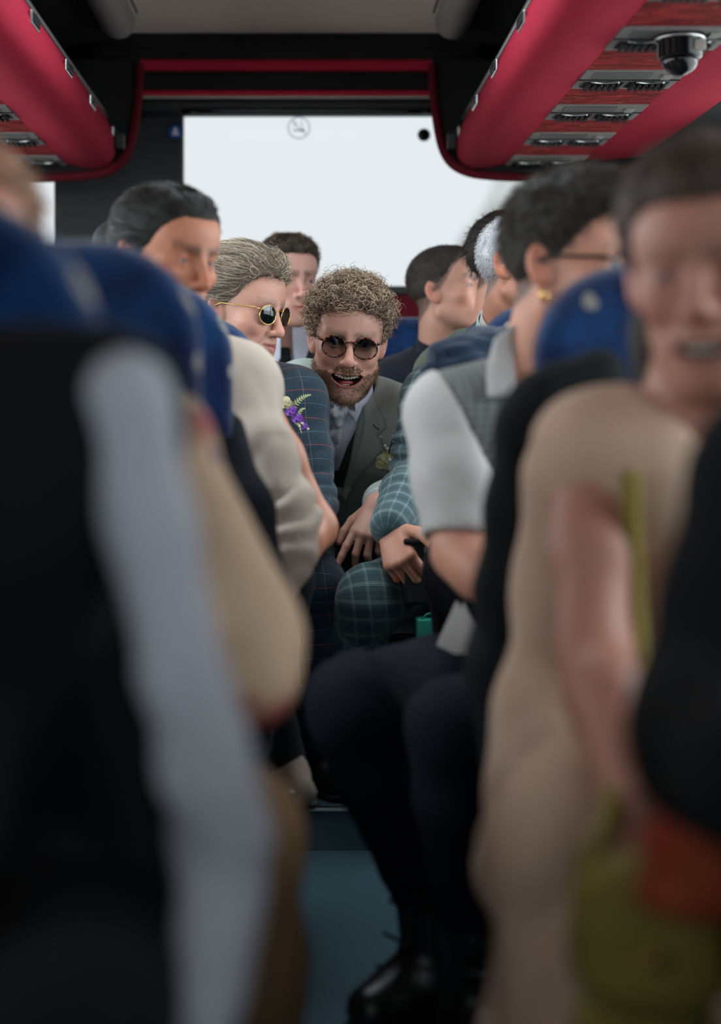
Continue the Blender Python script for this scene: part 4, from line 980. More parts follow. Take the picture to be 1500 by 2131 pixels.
# waistcoat, shirt front, tie, collar, jacket
Fw = p.torso(Field(), .014); p.cloth('waistcoat', Fw, M['waistcoat'], .009, .003)
rt = PX(762, 812, 3.3); rb = PX(712, 1060, 3.3); lt = PX(668, 800, 3.3); lb = PX(668, 1060, 3.3)
def vcut(P):
    x0 = np.interp(P[:, 2], [rb[2], rt[2]], [rb[0], rt[0]]); x1 = lt[0]
    return np.maximum(np.maximum(P[:, 0] - x0, x1 - P[:, 0]), P[:, 1] - 3.5)
Fj = p.torso(Field(), .027); p.arm(Fj, 'l', .019, .84); p.arm(Fj, 'r', .019, .9); Fj.sub(vcut, .008); Fj.sub(lambda P: d_cone(P, J['nb'], p.c, .070, .060), .008)
jk = p.cloth('jacket', Fj, M['suit_grey'], .006, .006, ridge=[(J['el'], .10, .006, 90, A(0, .2, 1)), (J['sl'] - A(0, 0, .1), .1, .004, 60, A(.5, 0, 1))])
jf = lambda q: Fj(q)
patch('shirt_front', pxpoly([(668, 815), (690, 838), (720, 850), (745, 838), (760, 820), (748, 880), (724, 930), (706, 985), (684, 985), (672, 900)], 3.32), Fw, 2.9, .004, M['white'], p.root, .002)
Ft = Field(); Ft.ops.append((lambda P: Fw(P) - .006, .01, 1, None, None))
kt = patch('tie', pxpoly([(697, 868), (711, 884), (715, 888), (712, 920), (700, 965), (689, 992), (672, 965), (678, 915), (689, 886)], 3.30), Ft, 2.9, .004, M['tie'], p.root, .004, .008, bulge=lambda W: .004)
Fk = Field(); kc = march(Ft, np.array([PX(703, 865, 3.3)[0]]), np.array([PX(703, 865, 3.3)[2]]), 2.9, .008, 3.6)[0]
Fk.cone(kc + A(-.014, 0, .016), kc + A(.005, -.002, -.018), .0135, .009, .012); Fk.cone(kc + A(.016, 0, .016), kc + A(.002, -.002, -.018), .0135, .009, .012); V, Q = mesh_field(Fk, .004); obj('tie_knot', V, Q, M['tie'], kt)
for nm, pl in (('collar_point', [(664, 782), (676, 800), (703, 838), (712, 856), (690, 872), (676, 884), (668, 850)]), ('collar_point', [(762, 800), (764, 818), (752, 858), (741, 882), (728, 862), (720, 852), (742, 836)])):
    patch(nm, pxpoly(pl, 3.30), Fw, 2.9, .016, M['white'], p.root, .003, .008, bulge=lambda W: .010 * np.clip((W[:, 2] - PX(0, 880, 3.3)[2]) / .07, 0, 1))
ringband('shirt_collar', J['nb'] + A(.0, -.004, -.012), lerp(J['nb'], p.W((0, -.02, -.09)), .8), .066, .061, .8, M['white'], p.root, face=A(-.1, -1, 0))
lap = patch('lapel', pxpoly([(757, 806), (776, 822), (800, 868), (806, 890), (784, 905), (797, 938), (758, 985), (722, 1050), (714, 1040), (742, 950), (758, 880)], 3.31), Fj, 2.85, .004, M['suit_grey'], p.root, .004, .008, bulge=lambda W: .003)
V, F = tubegeo(march(Fj, *[np.array([PX(q, r, 3.3)[i] for q, r in ((777, 884), (783, 890), (790, 895))]) for i in (0, 2)], 2.85, .010, 3.6), .0012, 5); obj('buttonhole', V, F, M['waistcoat'], lap)
Fs = Field(); p.arm(Fs, 'l', .006, 1.0); cu = lerp(J['el'], J['wl'], .93); ax = unit(J['wl'] - J['el'])
V, F = tubegeo([cu + ax * q for q in (-.02, 0, .012)], [.040, .039, .039], 20); obj('shirt_cuff', V, F, M['white'], p.root)
Fp = Field()
for a in 'rl': p.leg(Fp, a, .014)
p.cloth('trousers', Fp, M['suit_grey'], .014, .004, bones=[(J['hr'], J['kr']), (J['kr'], J['ar']), (J['hl'], J['kl']), (J['kl'], J['al'])])
for a in 'rl': p.shoe(J['a' + a] + A(0, -.02, 0), J['a' + a] * A(1, 1, 0) + A(0, -.2, .27), M['leather'], name='shoe')
# white rose buttonhole on the jacket
bp = march(Fj, np.array([PX(806, 960, 3.3)[0]]), np.array([PX(806, 960, 3.3)[2]]), 2.8, .012, 3.6)[0]
bt = empty('boutonniere', bp, 'olive white rose boutonniere with tiny white blooms on grey lapel', 'boutonniere')
def petals(c, n, r, m, par, nm, seed, tilt=.6, front=A(0, -1, 0)):
    rg = np.random.default_rng(seed)
    for k in range(n):
        a = k * 2.4; rr = r * (.25 + .75 * k / n); t = .25 + tilt * k / n; cx = c + A(math.cos(a) * rr * .75, -r * .6 * (1 - k / n), math.sin(a) * rr * .75)
        nn = unit(front + A(math.cos(a), 0, math.sin(a)) * t); u = unit(np.cross(nn, A(.2, .3, 1))); w = np.cross(nn, u); V = []; g = np.linspace(0, 2 * math.pi, 10, endpoint=False); s = r * (.35 + .45 * k / n)
        V = [cx - nn * s * .25] + [cx + (u * math.cos(q) + w * math.sin(q) * .9) * s * .55 - nn * s * .08 for q in g] + [cx + (u * math.cos(q) + w * math.sin(q) * .9) * s + nn * s * (.12 + .1 * math.sin(3 * q + k)) for q in g]
        F = [[0, 1 + i, 1 + (i + 1) % 10] for i in range(10)] + [[1 + i, 11 + i, 11 + (i + 1) % 10, 1 + (i + 1) % 10] for i in range(10)]
        obj(nm, np.array(V), F, m, par)
petals(bp, 14, .021, M['rose'], bt, 'petal', 2)
tw = []; rg = np.random.default_rng(9)
for k in range(12):
    e = bp + A(rg.uniform(-.014, .022), -.006 - .008 * rg.random(), .026 + .030 * rg.random()) if k < 8 else bp + A(rg.uniform(-.024, .02), -.02, rg.uniform(-.02, .02)); tw.append(tubegeo([bp + A(0, .004, .0), lerp(bp, e, .5) + A(0, .004, 0), e], .0006, 4))
    V, F = lathe([(.0042 * math.sin(q) + 1e-5, .0042 * math.cos(q)) for q in np.linspace(0, math.pi, 6)], e, 8); V = e + (V - e) * (1 if k % 3 == 0 else .65); obj('tiny_bloom', V, F, M['gyp'], bt)
V, F = join(tw); obj('stems', V, F, M['leafg'], bt)

# ================================================================== navy tweed man with gold sunglasses
J = dict(head=PX(503, 644, 3.16), nb=PX(500, 790, 3.26), sr=PX(390, 850, 3.36), sl=PX(613, 838, 3.24), er=PX(340, 1040, 3.20), el=PX(646, 1052, 3.16), wr=PX(480, 1180, 2.98), wl=PX(585, 1190, 2.96), hr=A(-.35, 3.58, .57), hl=A(-.17, 3.58, .57), kr=A(-.26, 3.10, .565), kl=PX(650, 1215, 3.10), ar=A(-.24, 3.16, .20), al=PX(648, 1590, 3.2))
o = dict(pose=(56, 8, 2), scale=1.0, skin=SK1, hair=lin(120, 100, 84), hairc=lin(110, 92, 78), scalp=.7, beard=(lin(120, 84, 66), .30), mouth=(.0255, .0013, 5), smile=1, nose=1.12, brow=.7, browc=lin(110, 84, 66), eyeopen=.9)
p = Person('man in navy tweed jacket and round gold sunglasses with swept back wavy hair', J, o, .0036)
p.body(hands={'l': (A(-.5, -.5, -.5), A(0, -.6, .8), 1, CURL_REST), 'r': (A(.5, -.5, -.4), A(0, -.5, .85), -1, CURL_REST)})
hm = p.hair_mass(.013, .005, disp=.004, freq=60, stretch=(1.6, .5, 1), col=lin(104, 88, 76), top=(.014, .1))
p.tufts(hm, 5200, 'swept', .00045, .075, 11, lin(76, 62, 52), lin(222, 204, 184), 12, None, 1.0, 'wavy_strands')
p.tufts(hm, 90, 'curl', .0005, .03, 22, lin(120, 100, 84), lin(222, 204, 184), 13, np.clip((p.Lc(p.hV)[:, 1] - .045) / .02, 0.02, 1), 1.7, 'loose_curls')
glasses(p, 'b')
Fj = p.torso(Field(), .024); p.arm(Fj, 'l', .017, .95); p.arm(Fj, 'r', .017, .95); Fj.sub(lambda P: d_cone(P, J['nb'], p.c, .072, .062), .008)
jk = p.cloth('jacket', Fj, M['tweed'], .0055, .005, ridge=[(J['el'] + A(0, 0, .03), .10, .008, 80, A(-.3, .1, 1)), (J['sl'] - A(0, 0, .12), .09, .006, 70, A(.4, 0, 1))], bones=[(J['sl'], J['el']), (J['el'], J['wl']), ((J['sl'] + J['sr']) / 2, p.mid), (J['sr'], J['er']), (J['er'], J['wr'])])
ringband('shirt_collar', J['nb'] + A(0, -.004, -.014), lerp(J['nb'], p.W((0, -.02, -.09)), .75), .066, .060, .7, M['white'], p.root, face=A(.3, -1, 0))
Fp = Field()
for a in 'rl': p.leg(Fp, a, .012, .93)
p.cloth('trousers', Fp, M['tweed'], .009, .004, bones=(J['kr'], J['kl']))
p.shoe(J['al'] + A(0, .02, 0), A(PX(706, 1660, 3.09)[0], 3.10, .092), M['leather'], name='shoe'); p.shoe(J['ar'], A(-.2, 3.06, .092), M['leather'], name='shoe')
bp = march(Fj, np.array([PX(612, 868, 3.12)[0]]), np.array([PX(612, 868, 3.12)[2]]), 2.7, .010, 3.5)[0]
bt = empty('boutonniere', bp, 'purple flower boutonniere with pale fern on the navy tweed lapel', 'boutonniere')
for i, (dx, dz, r, m) in enumerate(((-.006, .012, .014, 'petalpurple'), (.008, -.004, .013, 'petalpurple'), (-.016, .028, .014, 'petalcream'), (.024, -.022, .008, 'petalpurple'))): petals(bp + A(dx, -.008, dz), 7, r, M[m], bt, 'petal', i)
def fern(a, b, n, w):
    st = [lerp(a, b, t) + A(0, -.004 * math.sin(t * 3), .006 * math.sin(t * 3.1)) for t in np.linspace(0, 1, 8)]; V, F = tubegeo(st, .0009, 5); f = obj('fern_frond', V, F, M['fern'], bt); d = unit(b - a); s = unit(np.cross(d, A(0, -1, 0)))
    for k in range(n):
        t = (k + .5) / n; c = lerp(a, b, t) + A(0, -.004 * math.sin(t * 3), .006 * math.sin(t * 3.1)); L_ = w * (1 - .8 * t)
        for sg in (-1, 1):
            e = c + (s * sg + d * .5) * L_; V = np.array([c - d * .0016, c + d * .0016, lerp(c, e, .5) + d * .0018, e, lerp(c, e, .5) - d * .0018]); obj('leaflet', V, [[0, 4, 3, 2, 1]], M['fern'], f)
fern(bp + A(-.004, -.006, .022), bp + A(.036, -.010, .048), 9, .010); fern(bp + A(.006, -.008, .0), bp + A(.024, -.012, .018), 6, .007); fern(bp + A(.004, -.008, -.01), bp + A(.016, -.01, -.036), 6, .006)
for k, e in enumerate((A(.030, -.012, -.026), A(.012, -.014, -.020), A(.018, -.014, -.014))):
    V, F = tubegeo([bp, bp + e * .5 + A(0, -.004, 0), bp + e], .0008, 5); obj('stem', V, F, M['fern'], bt)
    V, F = lathe([(.003 * math.sin(q) + 1e-5, .003 * math.cos(q)) for q in np.linspace(0, math.pi, 6)], bp + e, 8); obj('bud', V, F, M['petalcream'], bt)

# ================================================================== grey haired man in teal check
J = dict(head=PX(1093, 556, 3.22), nb=PX(1050, 690, 3.30), sr=PX(905, 832, 3.30), sl=PX(1150, 800, 3.42), er=PX(862, 1010, 3.24), el=PX(1200, 1010, 3.3), wr=PX(812, 1098, 3.02), wl=PX(1050, 1180, 3.0), hr=A(.46, 3.62, .57), hl=A(.64, 3.62, .57), kr=PX(772, 1244, 3.05), kl=A(.40, 3.05, .58), ar=PX(672, 1450, 3.3), al=A(.34, 3.1, .2))
o = dict(pose=(50, 0, 4), scale=1.02, skin=SK2, hair=lin(200, 198, 204), hairc=lin(120, 116, 116), scalp=.85, brow=.6)
p = Person('grey haired man in teal check jacket turned away with fist on a black case', J, o, .0040)
p.body(hands={'r': (A(.18, -.62, -.72), A(-.55, -.55, .45), -1, [(.85, 1.3, .8), (.9, 1.35, .85), (.95, 1.35, .9), (1.0, 1.35, .9)], (.55, .75, .05)), 'l': (A(-.2, -.6, -.5), A(0, -.5, .8), 1, CURL_REST)})
hm = p.hair_mass(.003, .005, disp=.001, cut=.004, col=lin(186, 184, 190)); wl_ = np.clip((p.Lc(p.hV)[:, 2] + .07) / .03, .2, 1)
p.tufts(hm, 7000, 'short', .0004, .009, 4, lin(170, 168, 172), lin(250, 248, 252), 21, wl_, 1.2, lay=.55)
Fj = p.torso(Field(), .024); p.arm(Fj, 'r', .017, .95); p.arm(Fj, 'l', .017, .95); Fj.sub(lambda P: d_cone(P, J['nb'], p.c, .070, .062), .008)
p.cloth('jacket', Fj, M['teal'], .0055, .005, ridge=[(lerp(J['er'], J['sr'], .35), .12, .016, 95, A(.25, .1, 1)), (lerp(J['er'], J['wr'], .5), .07, .005, 80, A(.5, 0, 1)), (J['sr'] - A(0, 0, .05), .08, .005, 80, A(.4, 0, 1))], bones=[(J['sr'], J['er']), (J['er'], J['wr']), ((J['sl'] + J['sr']) / 2, p.mid), (J['sl'], J['el']), (J['el'], J['wl'])])
ringband('jacket_collar', J['nb'] + A(0, -.0, -.016), lerp(J['nb'], p.W((0, -.03, -.09)), .4), .072, .066, .9, M['teal'], p.root, face=A(.3, -1, 0)); ringband('shirt_collar', J['nb'] + A(0, -.0, -.01), lerp(J['nb'], p.W((0, -.03, -.09)), .6), .064, .060, .8, M['whiteshirt'], p.root, face=A(.3, -1, 0))
Fp = Field()
for a in 'rl': p.leg(Fp, a, .014, .95)
p.cloth('trousers', Fp, M['teal'], .009, .004, bones=(J['kr'], J['kl']), ridge=[(J['ar'] + A(0, 0, .04), .1, .008, 70, A(0, 0, 1))])
p.shoe(J['ar'] + A(0, 0, -.02), A(J['ar'][0] - .02, 3.12, .27), M['leather'], name='shoe', sole=True); p.shoe(J['al'], A(.30, 2.95, 0.09), M['leather'], name='shoe')

# ================================================================== dark suited man at the back left
J = dict(head=PX(598, 588, 3.98), nb=PX(592, 716, 4.04), sr=PX(485, 790, 4.08), sl=PX(696, 790, 4.06), er=PX(470, 960, 4.0), el=PX(715, 960, 4.0), wr=PX(540, 1050, 3.8), wl=PX(640, 1050, 3.8), hr=A(-.13, 4.1, .66), hl=A(.05, 4.1, .66), kr=A(-.14, 3.66, .7), kl=A(.02, 3.62, .7), ar=A(-.15, 3.68, .36), al=A(-.02, 3.68, .36))
o = dict(pose=(24, 2, 0), scale=1.0, skin=SKP, hair=lin(62, 52, 46), beard=(lin(140, 96, 70), .35), mouth=(.022, .0012, 0), brow=.9, browc=lin(60, 46, 40), gaze=-.4)
p = Person('young man with short dark curls, white shirt and black tie at the back left', J, o, .0038)
p.body(hands={'r': (A(.3, -.6, -.3), A(0, -.4, .9), -1, CURL_REST), 'l': (A(-.3, -.6, -.3), A(0, -.4, .9), 1, CURL_REST)})
hm = p.hair_mass(.009, .006, disp=.005, freq=80, col=lin(48, 40, 36), top=(.009, .6)); p.tufts(hm, 750, 'curl', .0009, .013, 12, lin(46, 38, 34), lin(150, 128, 110), 31, np.clip((p.Lc(p.hV)[:, 2] - .02) / .02, .05, 1), 1.1, 'curls')
Fw = p.torso(Field(), .012); p.cloth('shirt', Fw, M['white'], .011, .003)
Fj = p.torso(Field(), .022); p.arm(Fj, 'r', .017, .95); p.arm(Fj, 'l', .017, .95); nbx = J['nb']
Fj.sub(lambda P: np.maximum(np.abs(P[:, 0] - nbx[0]) - np.clip((P[:, 2] - nbx[2] + .3) * .22, 0, .07), P[:, 1] - 4.02), .006); Fj.sub(lambda P: d_cone(P, J['nb'], p.c, .070, .062), .008); p.cloth('jacket', Fj, M['navy_suit'], .011, .005)
ringband('shirt_collar', J['nb'] + A(0, -.002, -.02), lerp(J['nb'], p.W((0, -.02, -.09)), .85), .068, .061, .5, M['white'], p.root, face=A(.1, -1, 0), flare=.012)
patch('tie', pxpoly([(584, 722), (602, 722), (606, 742), (612, 800), (594, 880), (576, 800), (580, 742)], 3.95), Fw, 3.6, .010, M['black'], p.root, .006, .012, bulge=lambda W: .008)
Fp = Field()
for a in 'rl': p.leg(Fp, a, .012, .97)
p.cloth('trousers', Fp, M['navy_suit'], .016, .003)
for a in 'rl': p.shoe(J['a' + a], J['a' + a] * A(1, 1, 0) + A(0, -.17, .262), M['leather'])

# ================================================================== short haired man at the back right
J = dict(head=PX(931, 607, 3.93), nb=PX(916, 722, 3.98), sr=PX(822, 800, 4.0), sl=PX(1010, 790, 4.06), er=PX(808, 950, 3.95), el=PX(1020, 950, 4.0), wr=PX(850, 1050, 3.75), wl=PX(960, 1050, 3.78), hr=A(.29, 4.08, .66), hl=A(.46, 4.08, .66), kr=A(.30, 3.72, .7), kl=A(.44, 3.66, .7), ar=A(.30, 3.74, .36), al=A(.42, 3.72, .36))
o = dict(pose=(62, -9, 0), scale=1.0, skin=SK1, hair=lin(46, 40, 38), hairc=lin(52, 46, 44), scalp=.8, beard=(lin(110, 84, 70), .25), mouth=(.024, .0012, 0), brow=1, browc=lin(44, 36, 32), iris=(.06, .075, .08))
p = Person('man with cropped dark hair and navy suit looking right at the back', J, o, .0038)
p.body(hands={'r': (A(.3, -.6, -.3), A(0, -.4, .9), -1, CURL_REST), 'l': (A(-.3, -.6, -.3), A(0, -.4, .9), 1, CURL_REST)})
hm = p.hair_mass(.0012, .005, disp=.0006, cut=-.014, col=lin(52, 45, 42), top=(.008, .3)); p.tufts(hm, 3000, 'short', .0006, .008, 3, lin(44, 37, 34), lin(96, 84, 76), 41, np.clip((p.Lc(p.hV)[:, 2] - .01) / .04, .1, 1), lay=.3)
Fj = p.torso(Field(), .022); p.arm(Fj, 'r', .017, .95); p.arm(Fj, 'l', .017, .95); Fj.sub(lambda P: d_cone(P, J['nb'], p.c, .068, .060), .008); p.cloth('jacket', Fj, M['navy_suit'], .010, .005)
ringband('jacket_collar', J['nb'] + A(0, 0, -.02), lerp(J['nb'], p.W((0, -.02, -.09)), .3), .070, .065, .8, M['navy_suit'], p.root, face=A(.3, -1, 0))
Fp = Field()
for a in 'rl': p.leg(Fp, a, .012, .97)
p.cloth('trousers', Fp, M['navy_suit'], .016, .003)
for a in 'rl': p.shoe(J['a' + a], J['a' + a] * A(1, 1, 0) + A(0, -.17, .262), M['leather'])

# ================================================================== man in the olive jacket behind the grey haired man
J = dict(head=PX(1066, 548, 3.68), nb=PX(1030, 690, 3.72), sr=PX(925, 782, 3.66), sl=PX(1150, 770, 3.80), er=PX(900, 950, 3.62), el=PX(1170, 950, 3.74), wr=PX(960, 1060, 3.46), wl=PX(1080, 1060, 3.5), hr=A(.62, 4.02, .64), hl=A(.80, 4.02, .64), kr=A(.62, 3.7, .70), kl=A(.80, 3.66, .70), ar=A(.62, 3.72, .36), al=A(.80, 3.72, .36))
o = dict(pose=(70, 0, 0), scale=1.0, skin=SK2, hair=lin(40, 34, 30))
p = Person('dark haired man in olive grey jacket mostly hidden behind the grey haired man', J, o, .007)
p.body(hands={'r': (A(.3, -.6, -.3), A(0, -.4, .9), -1, CURL_REST), 'l': (A(-.3, -.6, -.3), A(0, -.4, .9), 1, CURL_REST)})
hm = p.hair_mass(.010, .007, disp=.004, col=lin(34, 28, 25), top=(.008, .2)); p.tufts(hm, 900, 'short', .0009, .016, 4, lin(24, 20, 18), lin(70, 60, 52), 51, lay=.6)
Fj = p.torso(Field(), .024); p.arm(Fj, 'r', .022, .95); p.arm(Fj, 'l', .022, .95); Fj.sub(lambda P: d_cone(P, J['nb'], p.c, .066, .058), .008); p.cloth('jacket', Fj, M['olive'], .009, .008, ridge=[(J['sr'] + A(.05, 0, .02), .09, .012, 55, A(1, 0, .6))])
G = Field(); G.chain([PX(1000, 690, 3.62), PX(958, 706, 3.58), PX(915, 735, 3.56), PX(890, 770, 3.56)], [.018, .022, .02, .012], .02); p.cloth('lapel', G, M['olive'], .008, .003)
Fp = Field()
for a in 'rl': p.leg(Fp, a, .012, .97)
p.cloth('trousers', Fp, M['olive'], .016, .003)
for a in 'rl': p.shoe(J['a' + a], J['a' + a] * A(1, 1, 0) + A(0, -.17, .262), M['leather'])
# ================================================================== man with glasses and white sleeved shirt, mid right
J = dict(head=PX(1196, 556, 2.16), nb=PX(1122, 780, 2.22), sr=PX(938, 862, 2.22), sl=PX(1290, 850, 2.36), er=PX(960, 1150, 2.14), el=PX(1300, 1160, 2.3), wr=PX(1110, 1270, 2.0), wl=PX(1200, 1290, 2.1), hr=A(.345, 2.50, .485), hl=A(.50, 2.50, .485), kr=PX(745, 1468, 2.08), kl=PX(955, 1520, 1.98), ar=PX(885, 1850, 2.2), al=PX(985, 1920, 2.05))
o = dict(pose=(50, 4, 2), scale=1.04, skin=SK2, hair=lin(44, 36, 31), hairc=lin(50, 42, 37), beard=(lin(90, 66, 52), .3), mouth=(.025, .0013, 0), brow=.9)
p = Person('dark haired man in glasses wearing a white and grey check shirt and gold earring', J, o, .006); p.lr = .78
p.body(hands={'r': (A(.6, -.3, -.5), A(-.4, -.6, .5), -1, CURL_REST), 'l': (A(-.3, -.5, -.5), A(0, -.6, .7), 1, CURL_REST)})
hm = p.hair_mass(.006, .006, disp=.004, freq=60, col=lin(36, 30, 26), top=(.022, .5)); p.tufts(hm, 2600, 'short', .0007, .018, 4, lin(26, 21, 18), lin(84, 70, 60), 61, np.clip((p.Lc(p.hV)[:, 2] - .0) / .05, .05, 1), 1.5, lay=.6)
glasses(p, 'c')
er = p.W((.083, -.004, -.040)); V, F = tubegeo([er + A(.0, -.002 + .009 * math.cos(a), -.007 + .009 * math.sin(a)) @ np.eye(3) for a in np.linspace(0, 6.28, 20, endpoint=False)], .0017, 6, True); obj('hoop_earring', V, F, M['gold'], p.root)
V, F = tubegeo([er + A(.004 + .006 * math.cos(a), -.004, -.010 + .008 * math.sin(a)) for a in np.linspace(0, 6.28, 20, endpoint=False)], .0017, 6, True); obj('hoop_earring', V, F, M['gold'], p.root)
Fs = p.torso(Field(), .013); p.arm(Fs, 'l', .012, .5); Fs.cone(J['sr'], lerp(J['sr'], J['er'], .62), .048, .044, .025); q0, q1 = PX(922, 770, 2.15), PX(1022, 985, 2.15); qn = unit(A(q1[2] - q0[2], 0, -(q1[0] - q0[0]))); qn = qn if qn[0] > 0 else -qn
Fs.sub(lambda P: np.maximum((P - q0) @ qn + .004, q1[2] - .06 - P[:, 2]), .004); Fs.sub(lambda P: d_cone(P, J['nb'], p.c, .066, .058), .008)
Fs.post(lambda P, d: smax(d, .69 - P[:, 2], .01)); Ftw = p.torso(Field(), .016); Ftw.post(lambda P, d: smax(d, P[:, 2] - .705, .01)); p.cloth('trouser_waist', Ftw, M['darktrouser'], .012, .004)
p.cloth('shirt', Fs, M['greycheck'], .009, .008, freq=8)
G = Field(); S0 = J['sr'] + A(-.004, -.004, .0); E0 = lerp(J['sr'], J['er'], .92); G.cone(S0 + A(.004, .01, .004), lerp(S0, E0, .5), .068, .060, .03); G.cone(lerp(S0, E0, .5), E0 + A(.004, 0, 0), .059, .062, .03)
ax = unit(E0 - S0 + A(-.03, 0, 0)); cE = E0 + A(0, 0, .002); G.sub(lambda P: (cE - P) @ ax, .004); shm_ = (J['sr'] + J['sl']) / 2; G.cone(lerp(J['sr'], shm_, .4) - A(0, 0, .01), J['sr'], .074, .064, .03)
G.sub(lambda P: -((P - q0) @ qn), .006)
G.sub(lambda P: d_cone(P, lerp(S0, E0, .7), E0 + ax * .06, .03, .058), .003)
p.cloth('sleeve', G, M['whiteshirt'], .008, .006, freq=10, bones=[(J['sr'], J['er'])], ridge=[(lerp(S0, E0, .3) + A(0, -.06, 0), .10, .004, 45, A(.6, 0, 1))])
patch('collar', pxpoly([(1040, 700), (1082, 672), (1094, 700), (1078, 742), (1082, 826), (1018, 826), (1022, 760)], 2.12), Fs, 1.7, .012, M['whiteshirt'], p.root, .006, .014, bulge=lambda W: .012 * np.clip((W[:, 2] - .98) / .1, 0, 1), y1=2.16)
Fp = Field(); p.leg(Fp, 'r', .016, .97); p.leg(Fp, 'l', .014, .97); Fp.cone(J['hr'], J['hl'], .1, .1, .04)
p.cloth('trousers', Fp, M['darktrouser'], .010, .006, ridge=[(J['kr'], .13, .006, 45, A(1, .4, .6)), (J['ar'] + A(0, 0, .08), .1, .008, 70, A(0, 0, 1))])
def boot(P_, ank, toe, top):
    f = unit((toe - ank) * A(1, 1, 0)); hl = ank * A(1, 1, 0) - f * .05; F = Field(); F.cone(A(ank[0], ank[1], top), hl + f * .03 + A(0, 0, .075), .052, .05, .03); F.cone(hl + A(0, 0, .07), hl + A(0, 0, .035), .042, .045, .03)
    F.cone(hl + A(0, 0, .05), lerp(hl, toe, .6) + A(0, 0, .05), .045, .047, .04); F.cone(lerp(hl, toe, .6) * A(1, 1, 0) + A(0, 0, .05), toe * A(1, 1, 0) + A(0, 0, .045), .048, .038, .03); F.post(lambda P, d: smax(d, .022 - P[:, 2], .006)); V, Q = mesh_field(F, .009); b = obj('boot', V, Q, M['leather'], P_.root)
    G = Field(); G.cone(hl + A(0, 0, .014), lerp(hl, toe, .6) * A(1, 1, 0) + A(0, 0, .014), .047, .052, .02); G.cone(lerp(hl, toe, .6) * A(1, 1, 0) + A(0, 0, .014), toe * A(1, 1, 0) + A(0, 0, .014), .052, .042, .02); G.post(lambda P, d: np.maximum(d, np.abs(P[:, 2] - .013) - .012)); V, Q = mesh_field(G, .008); obj('sole', V, Q, M['dark'], b)
    for k in range(4):
        c = lerp(A(ank[0], ank[1], top - .01), lerp(hl, toe, .55) + A(0, 0, .09), k / 3) + f * .035; V, F_ = tubegeo([c + np.cross(f, A(0, 0, 1)) * q + A(0, 0, .004) for q in (-.03, 0, .03)], .003, 5); obj('lace', V, F_, M['dark'], b)
boot(p, J['ar'], A(*PX(772, 2050, 2.14)[:2], 0), .24); boot(p, J['al'], A(J['al'][0] - .04, 1.84, 0), .2)

# ================================================================== dark haired woman with blazer draped over her shoulders, left third row
J = dict(head=PX(344, 536, 2.50), nb=PX(345, 705, 2.56), sr=PX(170, 830, 2.62), sl=PX(500, 806, 2.58), er=PX(150, 1040, 2.5), el=PX(652, 1098, 2.66), wr=PX(330, 1200, 2.36), wl=PX(540, 1190, 2.46), hr=A(-.38, 2.84, .55), hl=A(-.19, 2.84, .55), kr=A(-.30, 2.36, .55), kl=A(-.12, 2.36, .56), ar=A(-.28, 2.40, .10), al=PX(578, 1600, 2.66))
o = dict(pose=(48, 10, 2), scale=1.0, skin=SK3, hair=lin(26, 22, 20), jaw=.9, ridge=.8, nose=1.0, mouth=(.024, .0013, 2), brow=.9, eyeopen=.45)
p = Person('dark haired woman with a pale hair clip and a beige blazer draped over bare arms', J, o, .006)
p.body(hands={'r': (A(.4, -.5, -.4), A(0, -.5, .8), -1, CURL_REST), 'l': (A(-.5, -.45, -.5), A(.5, -.6, .6), 1, CURL_REST)})
hm = p.hair_mass(.010, .006, disp=.002, freq=40, stretch=(2, .4, 1), col=lin(16, 14, 13), cut=.008); p.tufts(hm, 900, 'swept', .0009, .09, 10, lin(10, 9, 9), lin(40, 32, 28), 71, None, .5)
G = Field(); G.chain([p.W((.0, -.10, .03)), p.W((0, -.135, .01)), p.W((0, -.145, -.04)), p.W((0, -.12, -.08))], [.03, .038, .034, .02], .02); V, Q = mesh_field(G, .009); obj('hair_bun', V, Q, M['haircap'], p.root, col=np.array(lin(22, 18, 16)))
V, F = tubegeo([p.W(A(.052, y_, z_)) for y_, z_ in ((.045, .078), (.025, .089), (.0, .094), (-.03, .090))], [.003, .005, .005, .003], 8); obj('hair_clip', V, F, M['lightgrey'], p.root)
Fd = p.torso(Field(), .008); Fd.post(lambda P, d: smax(d, P[:, 2] - (J['sl'][2] - .02), .01)); p.cloth('dress', Fd, M['beige'], .011, .004)
Fj = p.torso(Field(), .022, k=.06); Fj.cone(J['sl'], J['sl'] + A(.005, -.01, -.03), .062, .058, .03)
sl = [J['sl'] + A(-.006, -.03, -.02), PX(540, 940, 2.48), PX(592, 1080, 2.44), PX(592, 1150, 2.40), PX(560, 1252, 2.36)]
Fj.chain(sl, [.060, .054, .052, .048, .036], .03); Fj.sub(lambda P: d_cone(P, J['nb'], p.c, .066, .056), .008)
p.cloth('blazer', Fj, M['beige'], .009, .007, bones=[(sl[0], sl[2]), (sl[2], sl[4])], ridge=[(sl[2] + A(-.01, -.05, .03), .095, .022, 64, A(-.35, 0, 1)), (lerp(sl[0], sl[1], .6), .1, .005, 50, A(1, 0, .3))])
V, F = tubegeo([sl[4] + unit(sl[4] - sl[3]) * q for q in (.01, .03, .047)], [.038, .039, .038], 18); obj('blazer_cuff', V, F, M['beige'], p.root)
G = Field(); G.chain([PX(556, 1230, 2.5), PX(600, 1330, 2.5), PX(624, 1430, 2.5)], [.02, .02, .006], .02); G.chain([PX(500, 1250, 2.52), PX(560, 1340, 2.52)], [.05, .03], .04); p.cloth('blazer_tail', G, M['beige'], .009, .004, bones=[(PX(556, 1230, 2.5), PX(624, 1430, 2.5))])
Fp = Field()
for a in 'rl': p.leg(Fp, a, .018, .97)
p.cloth('trousers', Fp, M['charcoal'], .013, .005)
